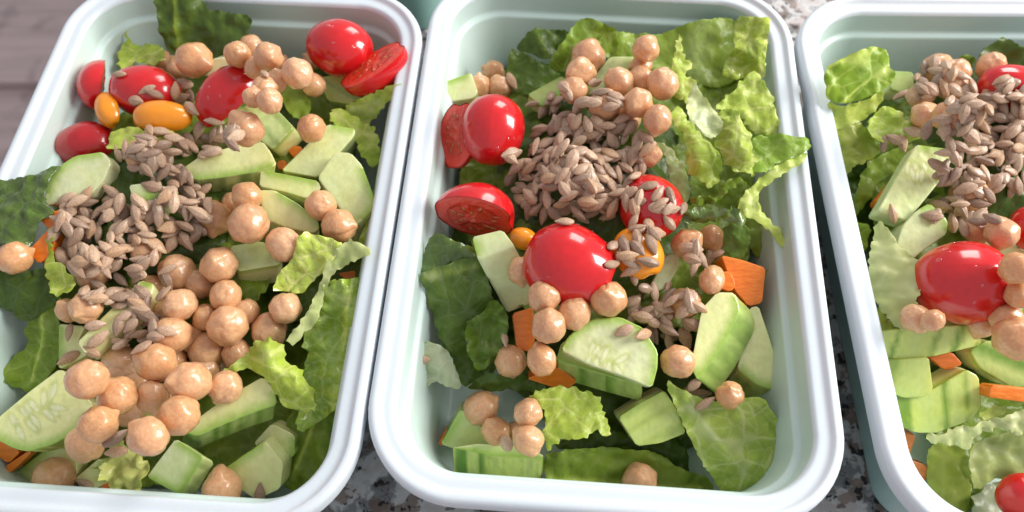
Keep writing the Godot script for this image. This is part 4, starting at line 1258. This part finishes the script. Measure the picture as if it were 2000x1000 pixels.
	cuke("cucumber cube in the back left corner of the middle container", [[866, 160], [920, 141], [934, 180], [924, 192], [868, 200]], [46, 42], [14], {"skin": [0], "flesh": Color(0.72, 0.77, 0.42)})
	cuke("dark green skinned cucumber sliver behind the seed heap of the middle salad", [[1030, 184], [1098, 147], [1108, 160], [1085, 200], [1058, 208]], [44, 42], [9], {"face_skin": true, "stripe": 0.6, "pale": Color(0.34, 0.50, 0.10)})
	cuke("pale cucumber stick pointing to the back between the chickpeas of the middle salad", [[1143, 184], [1170, 136], [1192, 110], [1240, 110], [1230, 136], [1198, 152], [1166, 186]], [54, 50], [9], {"face_skin": true, "grain": [1150, 186, 1215, 112], "stripe": 0.4, "pale": Color(0.62, 0.70, 0.32)})
	cuke("pale cucumber piece behind the orange tomato of the middle salad", [[1262, 576], [1300, 500], [1330, 487], [1326, 522], [1302, 562]], [46, 42], [10], {"flesh": Color(0.70, 0.74, 0.40)})
	carrot("orange carrot block at the right of the middle salad", [[1408, 498], [1452, 508], [1496, 523], [1489, 592], [1462, 598], [1434, 566]], [46, 40], [12])
	carrot("small carrot chip tucked under the orange carrot block", [[1396, 532], [1426, 530], [1438, 556], [1428, 571], [1398, 560]], [48, 45], [5])
	carrot("dark red carrot chunk left of the middle salad's chickpeas", [[1000, 612], [1040, 600], [1046, 660], [1036, 688], [1008, 680]], [38, 32], [10])
	carrot("carrot piece poking out under the ridged cucumber half slice", [[1028, 740], [1090, 716], [1128, 746], [1102, 764]], [34, 28], [7])
	carrot("carrot corner beside the small front left cucumber wedge", [[854, 868], [872, 838], [886, 846], [866, 873]], [15, 11], [6])
	cuke("top cucumber half slice with a seedy centre in the front half of the middle salad", [[1096, 684], [1106, 662], [1122, 646], [1160, 622], [1212, 619], [1256, 640], [1285, 686], [1285, 716], [1274, 758], [1220, 736], [1150, 712]], [54, 47], [7], {"skin": [0, 1, 2, 3, 4, 5, 6, 7], "seeds": [1150, 696, 1215, 718, 8, 1.6], "flesh": Color(0.76, 0.79, 0.46)})
	# tomatoes
	tomato("cherry_tomato", "halved red tomato with its wet cut face left of the whole round one", [893, 263, 48], [68, 48, 42], Vector3(0.10, 0.45, -1.0), {"half": true, "dome": Vector3(0.6, -0.7, -0.4)})
	tomato("cherry_tomato", "whole round red tomato left of the middle seed heap", [963, 254, 52], [72, 62, 60], Vector3(0.1, 0.3, -1.0), {"drops": 9})
	tomato("cherry_tomato", "halved red tomato showing its seedy cut face, left side of the middle salad", [926, 424, 52], [82, 62, 72], Vector3(1, 0.1, 0.25), {"half": true, "dome": Vector3(0.32, -0.1, -0.95)})
	tomato("cherry_tomato", "red tomato half covered with seeds at the right end of the middle heap", [1270, 404, 54], [68, 62, 58], Vector3(0.5, 0.1, 1.0), {"drops": 9})
	tomato("orange_tomato", "orange tomato half sprinkled with seeds in the middle salad", [1246, 496, 56], [58, 48, 44], Vector3(0.4, 0.0, 1.0), {"mat": M.tomato_orange, "cutmat": M.orange_cut, "half": true, "dome": Vector3(0.1, 1.0, 0.25)})
	tomato("orange_tomato", "orange tomato edge peeking between the two red tomatoes of the middle salad", [1022, 466, 48], [28, 22, 22], Vector3(1, 0.0, 0.4), {"mat": M.tomato_orange})
	# chickpeas
	for a in [
		[964, 141, 44, "chickpea in shade at the back left corner of the middle container", 30], [936, 168, 44, "chickpea between the back left cucumber cube and the shaded one", 36], [976, 171, 48, "chickpea right of the back left cucumber cube", 34], [1253, 128, 40, "chickpea under the lone back one by the pale ribbed leaf"], [1262, 95, 52, "lone chickpea farthest back on the pale ribbed leaf"],
		[1225, 232, 54, "chickpea behind the seeds at the upper right of the middle heap"], [1149, 110, 66, "chickpea farthest back left of the pale cucumber stick"], [1134, 142, 58, "middle chickpea of three left of the pale cucumber stick"], [1121, 176, 52, "nearest chickpea of three left of the pale cucumber stick"],
		[1251, 153, 48, "chickpea behind the pair right of the pale cucumber stick"], [1209, 159, 56, "chickpea touching the pale cucumber stick's right end"], [1295, 164, 62, "largest lit chickpea at the right of the middle salad's back group"], [1246, 201, 58, "chickpea in the centre of the back right group"], [1181, 205, 62, "chickpea in front of the pale cucumber stick"], [1284, 234, 56, "chickpea nearest the light hanging lettuce in the middle salad"],
		[1268, 303, 46, "chickpea at the right edge of the middle seed heap"], [1112, 330, 54, "chickpea buried in the middle seed heap"], [1390, 466, 52, "right of two shaded chickpeas under the ruffled grey green leaf"], [1342, 476, 58, "left of two shaded chickpeas under the ruffled grey green leaf"],
		[1018, 530, 54, "chickpea left of the big front tomato of the middle salad"], [1121, 612, 64, "chickpea directly under the big front tomato"], [1062, 580, 62, "chickpea at the lower left of the big front tomato"], [1188, 584, 72, "chickpea at the lower right of the big front tomato"], [1072, 636, 68, "chickpea above the ridged cucumber half slice"], [998, 706, 62, "left of two chickpeas in front of the dark red carrot"], [1058, 703, 60, "right of two chickpeas in front of the dark red carrot"],
		[1290, 612, 54, "chickpea amid the seed trail of the middle salad"], [1340, 592, 60, "chickpea at the top of the large green skinned wedge"], [1325, 706, 66, "split chickpea at the lower end of the seed trail"], [1426, 775, 54, "broken chickpea on the large veined front leaf"], [1390, 547, 50, "half chickpea beside the small carrot chip"],
		[1005, 842, 38, "chickpea at the bottom of the front left group of the middle salad", 18], [940, 797, 68, "largest chickpea of the front left group of the middle salad"], [1032, 806, 56, "chickpea beside the bright jagged lettuce at the middle salad's front left"], [968, 842, 54, "chickpea between the largest one and the striped front cucumber"], [1032, 860, 60, "nearest chickpea of the front left group of the middle salad"], [1249, 938, 68, "lone chickpea on the smooth leaf at the middle container's front wall"],
	]:
		pea(a[0], a[1], a[2], a[3], "", a[4] if a.size() > 4 else -1.0, 1.25 if a[0] == 1390 and a[1] == 547 else 1.0)
	tomato("cherry_tomato", "big glossy red tomato half nearest the front of the middle salad", [1114, 520, 56], [97, 82, 76], Vector3(1, -0.05, 0.42), {"dimple": 0.30, "blunt": -0.10, "half": true, "dome": Vector3(-0.05, 1.0, 0.12), "drops": 9})
	# lettuce over the top, right side
	leaf("lettuce_leaf", "yellow green lettuce leaf with crinkled edge behind the folded one", [[1388, 212], [1430, 178], [1472, 132], [1486, 150], [1500, 165], [1513, 195], [1510, 220], [1523, 236], [1518, 262], [1480, 266], [1450, 232], [1420, 218]], [62, 50], YELLOW, {"rag": 1.2, "tone2": LIGHT, "crumple": 1.4})
	leaf("lettuce_leaf", "lettuce leaf that laps over the right rim of the middle container", [[1462, 268], [1520, 264], [1575, 270], [1584, 292], [1568, 302], [1520, 318], [1486, 346], [1458, 330]], [60, 56], Color(0.50, 0.66, 0.13), {"crumple": 1.4, "rag": 0.5})
	leaf("lettuce_leaf", "pale edged lettuce fold trailing from the right rim down to the carrot", [[1582, 292], [1572, 316], [1520, 345], [1482, 374], [1478, 400], [1502, 430], [1524, 455], [1544, 486], [1535, 490], [1512, 462], [1480, 432], [1450, 422], [1434, 396], [1474, 358], [1520, 318]], [59, 44], LIGHT, {"tone2": PALE, "mat": M.leaf_soft, "rag": 0.6, "crumple": 1.2})
	leaf("lettuce_leaf", "dark ruffled grey green lettuce over the two shaded chickpeas", [[1336, 422], [1362, 408], [1392, 410], [1416, 400], [1450, 414], [1462, 436], [1435, 437], [1400, 427], [1366, 440], [1338, 434]], [60, 54], Color(0.22, 0.30, 0.10), {"ruffle": 2.6, "mat": M.leaf_wet})
	leaf("lettuce_leaf", "mid green lettuce hanging below the ruffled grey green leaf", [[1414, 434], [1466, 438], [1458, 480], [1447, 512], [1414, 502]], [48, 40], Color(0.24, 0.35, 0.075), {})
	leaf("lettuce_leaf", "small curly green lettuce below the folded light leaf of the middle salad", [[1352, 384], [1378, 382], [1402, 388], [1416, 350], [1446, 344], [1462, 360], [1446, 374], [1426, 364], [1412, 386], [1385, 402], [1350, 398]], [58, 52], MID, {"ruffle": 2.2})
	leaf("lettuce_leaf", "spiky light lettuce tip beside the largest lit chickpea of the middle salad", [[1325, 64], [1334, 76], [1335, 100], [1353, 117], [1350, 131], [1340, 146], [1360, 151], [1366, 172], [1352, 205], [1320, 196], [1312, 130], [1317, 100]], [62, 54], LIGHT, {"rag": 1.4, "crumple": 1.6})
	leaf("lettuce_leaf", "pale lettuce rib standing behind the light hanging leaf", [[1356, 154], [1367, 178], [1400, 214], [1417, 220], [1420, 236], [1402, 266], [1385, 272], [1350, 240], [1336, 222], [1345, 190]], [64, 56], PALE, {"mat": M.leaf_ivory, "tone2": WHITE, "rag": 0.3, "pucker": 0.3})
	leaf("lettuce_leaf", "light lettuce leaf hanging forward with a yellow frilled edge", [[1308, 216], [1330, 205], [1338, 222], [1346, 236], [1376, 270], [1396, 290], [1416, 326], [1402, 352], [1386, 373], [1365, 352], [1342, 334], [1338, 282], [1330, 250], [1314, 244]], [65, 52], LIGHT, {"rag": 0.8, "tone2": YELLOW, "crumple": 1.2, "bumps": [[1365, 300, 62]]})
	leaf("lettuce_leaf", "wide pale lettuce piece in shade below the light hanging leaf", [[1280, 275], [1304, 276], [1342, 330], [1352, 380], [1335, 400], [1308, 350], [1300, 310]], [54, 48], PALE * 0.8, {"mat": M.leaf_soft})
	leaf("lettuce_leaf", "folded yellow lettuce leaf with bubbly frill, centre right of the middle salad", [[1398, 222], [1430, 214], [1446, 236], [1456, 256], [1470, 290], [1482, 312], [1478, 342], [1460, 347], [1416, 322], [1396, 286], [1394, 270], [1414, 256], [1408, 238]], [67, 57], YELLOW, {"rag": 1.0, "ruffle": 2.2, "pucker": 1.6, "bumps": [[1440, 280, 66]]})
	leaf("lettuce_leaf", "large veined pale green lettuce leaf in the front right corner of the middle container", [[1300, 738], [1325, 760], [1400, 790], [1456, 774], [1491, 776], [1500, 796], [1526, 826], [1551, 856], [1582, 890], [1570, 904], [1506, 972], [1470, 979], [1414, 976], [1395, 940], [1374, 910], [1340, 840], [1310, 772]], [42, 18], Color(0.86, 0.90, 0.38), {"rib": [[1330, 770], [1480, 960]], "ribw": 0.9, "ribtone": PALE, "crumple": 1.3, "tile": 60.0, "bumps": [[1440, 870, 32]]})
	pea(1426, 772, 54, "wet broken chickpea on the large veined leaf", "", -1.0)
	# sunflower seeds
	var H := "sunflower seeds heaped on the middle salad"
	heaps([
		[1120, 210, 90, 50, 16, 9, "sunflower seed at the back edge of the middle salad's heap, beside the chickpeas", H],
		[1150, 300, 125, 72, 71, 39, "sunflower seed in the middle salad's upper heap half", H],
		[1120, 380, 118, 56, 56, 30, "sunflower seed in the middle salad's lower heap half", H],
		[1045, 330, 60, 80, 14, 7, "sunflower seed in the left flank of the middle heap, against the tomatoes", H],
		[1272, 412, 62, 50, 5, 13, "sunflower seed lying on the red tomato at the heap's right end", "seeds on the red tomato beside the middle heap"],
		[1240, 490, 50, 56, 4, 11, "sunflower seed lying on the orange tomato half", "seeds on the orange tomato half of the middle salad"],
		[1290, 620, 84, 66, 22, 12, "sunflower seed in the trail between the front tomato and the green skinned wedge", "seeds trailing over the middle salad's front"],
		[1370, 500, 44, 34, 8, 4, "sunflower seed by the shaded chickpeas and the small carrot chip", "seeds by the small carrot chip"],
	])
	for a in [[1345, 765], [1368, 772], [1376, 790], [1356, 752]]: seed_at(a[0], a[1], "sunflower seed in the cluster above the large veined front leaf", "seeds above the large veined leaf")
	seed_at(822, 706, "single sunflower seed on the translucent white lettuce scrap", "")
	seed_at(986, 664, "single sunflower seed beside the dark red carrot chunk", "")
	seed_at(1000, 160, "single sunflower seed in the back left corner of the middle salad", "")
	seed_at(988, 866, "single sunflower seed between the front left chickpeas of the middle salad", "")

func right_salad():
	var G := "buried leaves of the right salad"
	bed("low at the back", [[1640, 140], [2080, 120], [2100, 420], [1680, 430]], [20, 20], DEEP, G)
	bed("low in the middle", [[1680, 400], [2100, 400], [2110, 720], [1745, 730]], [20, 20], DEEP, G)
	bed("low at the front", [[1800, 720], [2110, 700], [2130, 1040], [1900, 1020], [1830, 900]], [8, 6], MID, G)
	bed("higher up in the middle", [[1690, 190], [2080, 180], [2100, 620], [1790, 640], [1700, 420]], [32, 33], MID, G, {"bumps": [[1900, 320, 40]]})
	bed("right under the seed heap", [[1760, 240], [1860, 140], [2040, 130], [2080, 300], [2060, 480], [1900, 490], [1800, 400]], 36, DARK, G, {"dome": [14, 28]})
	leaf("lettuce_leaf", "dark lettuce leaf behind the right salad's seeds at the back wall", [[1904, 112], [1930, 90], [1954, 76], [1966, 71], [1996, 96], [2040, 120], [2030, 150], [1960, 130], [1930, 122]], [54, 44], DARK, {"mat": M.leaf_soft})
	leaf("lettuce_piece", "small bright lettuce corner left of the dark back leaf of the right salad", [[1858, 122], [1884, 104], [1909, 116], [1896, 134], [1870, 136]], [46, 42], MID, {})
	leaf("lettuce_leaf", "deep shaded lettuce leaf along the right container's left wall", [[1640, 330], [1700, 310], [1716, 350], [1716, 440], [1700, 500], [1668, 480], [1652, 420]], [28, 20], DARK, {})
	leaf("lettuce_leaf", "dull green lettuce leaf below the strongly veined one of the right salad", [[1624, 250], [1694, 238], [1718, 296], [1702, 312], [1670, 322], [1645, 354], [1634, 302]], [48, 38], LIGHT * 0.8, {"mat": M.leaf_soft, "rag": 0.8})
	leaf("lettuce_leaf", "shaded lettuce leaf left of the seedy cucumber strip", [[1690, 322], [1740, 290], [1792, 278], [1772, 336], [1712, 352], [1700, 390], [1662, 430], [1660, 400]], [40, 32], MID, {"mat": M.leaf_soft})
	leaf("lettuce_leaf", "yellow green lettuce bit low between the left wall and the pale torn leaf", [[1660, 430], [1706, 438], [1698, 492], [1670, 494]], [38, 32], LIGHT, {})
	leaf("lettuce_leaf", "light lettuce leaf running from the left wall under the seeds of the right salad", [[1694, 242], [1730, 198], [1762, 214], [1806, 255], [1798, 272], [1742, 278], [1706, 274]], [54, 50], LIGHT, {"rib": [[1700, 250], [1800, 262]], "ribw": 0.8, "ribtone": PALE})
	var nl := leaf("lettuce_leaf", "light lettuce leaf with strong white veins in the back left corner of the right container", [[1609, 134], [1650, 111], [1684, 95], [1720, 89], [1735, 100], [1742, 124], [1749, 160], [1700, 190], [1656, 201], [1634, 202], [1614, 190]], [70, 58], LIGHT, {"rag": 0.4, "crumple": 1.0, "tile": 80.0, "mat": M.leaf_net, "pucker": 0.3, "tone2": Color(0.66, 0.78, 0.24)})
	leaf("fold", "", [[1611, 192], [1635, 204], [1680, 198], [1731, 176], [1726, 202], [1692, 232], [1645, 248], [1625, 250]], [58, 46], YELLOW, {"parent": nl, "mat": M.leaf_soft})
	# front
	leaf("lettuce_leaf", "wide pale lettuce on the floor of the right container near its front wall", [[1894, 958], [2030, 915], [2040, 1030], [1888, 1020]], [12, 8], WHITE * 0.85, {"mat": M.leaf_ivory, "pucker": 0.2, "tile": 90.0})
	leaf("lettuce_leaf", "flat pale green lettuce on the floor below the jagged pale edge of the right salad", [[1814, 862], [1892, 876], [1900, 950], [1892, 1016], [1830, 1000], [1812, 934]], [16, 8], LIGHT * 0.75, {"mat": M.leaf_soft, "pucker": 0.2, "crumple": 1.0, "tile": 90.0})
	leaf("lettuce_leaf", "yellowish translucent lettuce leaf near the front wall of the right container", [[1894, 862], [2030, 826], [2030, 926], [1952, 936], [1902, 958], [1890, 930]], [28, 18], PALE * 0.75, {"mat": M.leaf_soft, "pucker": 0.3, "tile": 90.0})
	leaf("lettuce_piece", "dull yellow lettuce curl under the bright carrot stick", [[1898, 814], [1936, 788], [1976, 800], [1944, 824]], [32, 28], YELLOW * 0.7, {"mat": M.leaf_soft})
	carrot("brownish carrot piece low at the right container's left wall, the upper of two", [[1756, 842], [1790, 850], [1776, 892], [1768, 880]], [18, 12], [6], {"flesh": Color(0.62, 0.19, 0.03)})
	carrot("brownish carrot piece low at the right container's left wall, the lower of two", [[1775, 897], [1816, 912], [1806, 946], [1788, 930]], [14, 9], [5], {"flesh": Color(0.62, 0.19, 0.03)})
	cuke("large cucumber chunk with dark stripe below the stacked sticks of the right salad", [[1738, 776], [1815, 765], [1888, 722], [1912, 735], [1918, 790], [1900, 820], [1830, 846], [1790, 846], [1750, 830]], [34, 22], [12], {"face_skin": true, "grain": [1765, 768, 1790, 846], "stripe": 0.8})
	cuke("green cucumber chunk under the lowest chickpeas at the photo's right edge", [[1894, 685], [1930, 664], [2020, 700], [2020, 756], [1975, 756], [1915, 720]], [34, 26], [12], {"face_skin": true, "stripe": 0.8, "pale": Color(0.36, 0.5, 0.13)})
	carrot("dark carrot piece between the cucumber sticks of the right salad", [[1816, 698], [1860, 688], [1882, 712], [1846, 724]], [34, 30], [6], {"flesh": Color(0.70, 0.17, 0.02)})
	carrot("bright orange carrot stick at the photo's right edge", [[1936, 752], [2030, 762], [2030, 790], [1930, 776]], [36, 33], [7])
	leaf("lettuce_leaf", "wavy pale lettuce edge with pointed tip at the front of the right salad", [[1798, 850], [1850, 840], [1930, 820], [2030, 796], [2030, 826], [1976, 850], [1960, 830], [1900, 850], [1882, 878], [1862, 866], [1820, 862]], [40, 30], PALE, {"mat": M.leaf_ivory, "rag": 0.8, "ruffle": 1.4, "pucker": 0.2, "crumple": 1.2})
	cuke("short cucumber block with striped skin under the horizontal stick of the right salad", [[1724, 705], [1815, 698], [1823, 762], [1810, 776], [1766, 778], [1734, 766]], [40, 30], [12], {"face_skin": true, "grain": [1766, 700, 1770, 776], "stripe": 0.55})
	cuke("horizontal cucumber stick with green striped skin below the big right tomato", [[1708, 648], [1760, 642], [1910, 633], [1918, 674], [1822, 697], [1716, 703]], [46, 38], [12], {"face_skin": true, "grain": [1760, 642, 1762, 700], "stripe": 0.85})
	cuke("small green cucumber piece behind the seeds at the right container's back left", [[1738, 172], [1745, 138], [1784, 140], [1786, 168], [1766, 184]], [46, 42], [12], {"face_skin": true, "stripe": 0.3, "pale": Color(0.44, 0.60, 0.2)})
	cuke("cucumber strip showing a row of seeds in the right salad", [[1714, 412], [1750, 350], [1790, 282], [1868, 292], [1846, 342], [1772, 432]], [57, 50], [9], {"skin": [2], "seeds": [1770, 335, 1846, 345, 8, 0.7], "flesh": Color(0.66, 0.72, 0.36)})
	cuke("cucumber piece between the seedy strip and the big tomato of the right salad", [[1742, 505], [1764, 440], [1790, 412], [1816, 396], [1852, 430], [1850, 456], [1802, 490], [1768, 520]], [54, 48], [12], {"skin": [2, 3, 4], "flesh": Color(0.70, 0.75, 0.40)})
	cuke("flat pale cucumber piece behind the big tomato of the right salad", [[1904, 470], [1962, 468], [2030, 508], [1980, 518]], [50, 46], [8], {})
	carrot("thin carrot stick behind the seedy cucumber strip of the right salad", [[1710, 396], [1745, 354], [1752, 366], [1720, 407]], [44, 40], [6])
	leaf("lettuce_leaf", "pale torn lettuce leaf with a pointed tip left of the big right tomato", [[1710, 424], [1746, 455], [1752, 480], [1776, 494], [1790, 505], [1811, 540], [1802, 560], [1794, 586], [1780, 612], [1765, 654], [1744, 632], [1720, 606], [1698, 572], [1696, 510]], [54, 48, 8], Color(0.88, 0.86, 0.56), {"mat": M.leaf_ivory, "tone2": Color(0.80, 0.82, 0.40), "rag": 0.6, "crumple": 1.6, "pucker": 0.25, "tile": 90.0})
	leaf("lettuce_piece", "yellowish lettuce under the pale torn leaf of the right salad", [[1688, 574], [1746, 632], [1736, 648], [1706, 648]], [46, 42], LIGHT, {"mat": M.leaf_soft})
	for a in [
		[1787, 621, 54, "chickpea peeking out between the pale torn leaf and the big right tomato"], [1822, 626, 44, "chickpea hidden under the lower left of the big right tomato"], [1916, 632, 52, "chickpea under the lower right of the big right tomato"], [1964, 622, 60, "chickpea behind the lowest large one at the photo's right edge"], [1992, 574, 56, "chickpea right of the big tomato near the photo's right edge"], [1986, 525, 62, "lit chickpea at the upper right of the big right tomato"], [1982, 661, 80, "large beaked chickpea lowest at the photo's right edge"],
		[1832, 136, 60, "chickpea at the back edge of the right seed heap"], [1868, 140, 52, "chickpea in the back edge of the right heap, beside the small lettuce corner"], [1858, 166, 60, "skinned chickpea among the back seeds of the right heap"], [1800, 186, 50, "chickpea at the left end of the right seed heap"], [1806, 226, 54, "split chickpea at the left of the right seed heap"], [1846, 226, 52, "pink chickpea half in the left side of the right heap"], [1872, 229, 58, "orange tinted chickpea in the middle of the right seed heap"], [1936, 131, 56, "pale split chickpea beside the back red tomato of the right salad"],
		[1890, 381, 72, "chickpea in the lower part of the right seed heap"], [1910, 450, 54, "chickpea under the seeds above the big right tomato"], [1956, 455, 62, "squarish chickpea above the big right tomato"],
	]:
		pea(a[0], a[1], a[2], a[3])
	tomato("cherry_tomato", "big glossy whole red tomato in the right salad", [1880, 552, 54], [94, 82, 80], Vector3(1, 0.05, 0.1), {"drops": 9})
	tomato("cherry_tomato", "red tomato at the back of the right salad, half behind the seeds", [1974, 172, 52], [62, 46, 44], Vector3(1, 0.0, 0.3), {})
	tomato("cherry_tomato", "red tomato cut by the photo's right edge above the squarish chickpea", [2020, 446, 54], [48, 42, 44], Vector3(0.2, 0.0, 1.0), {})
	tomato("cherry_tomato", "red tomato piece lowest in the photo's right corner", [2004, 974, 22], [56, 50, 44], Vector3(1, 0.0, 0.6), {"half": true, "dome": Vector3(-0.35, 0.7, 0.4)})
	var H := "sunflower seeds heaped on the right salad"
	heaps([
		[1830, 160, 60, 40, 12, 7, "sunflower seed at the back left of the right salad's heap", H],
		[1935, 230, 110, 76, 63, 34, "sunflower seed in the right salad's upper heap part", H],
		[1920, 330, 95, 62, 42, 23, "sunflower seed in the right salad's lower heap part", H],
		[1880, 420, 66, 34, 15, 8, "sunflower seed at the lower tip of the right salad's heap", H],
	])
	for a in [[1762, 280], [1725, 284], [1780, 262], [1806, 258], [1745, 274]]: seed_at(a[0], a[1], "sunflower seed on the light lettuce leaf left of the right heap", "seeds on the light leaf beside the right heap")
	seed_at(1742, 418, "single sunflower seed on the lower end of the seedy cucumber strip", "")
	seed_at(1756, 190, "single sunflower seed by the small green cucumber at the right salad's back", "")
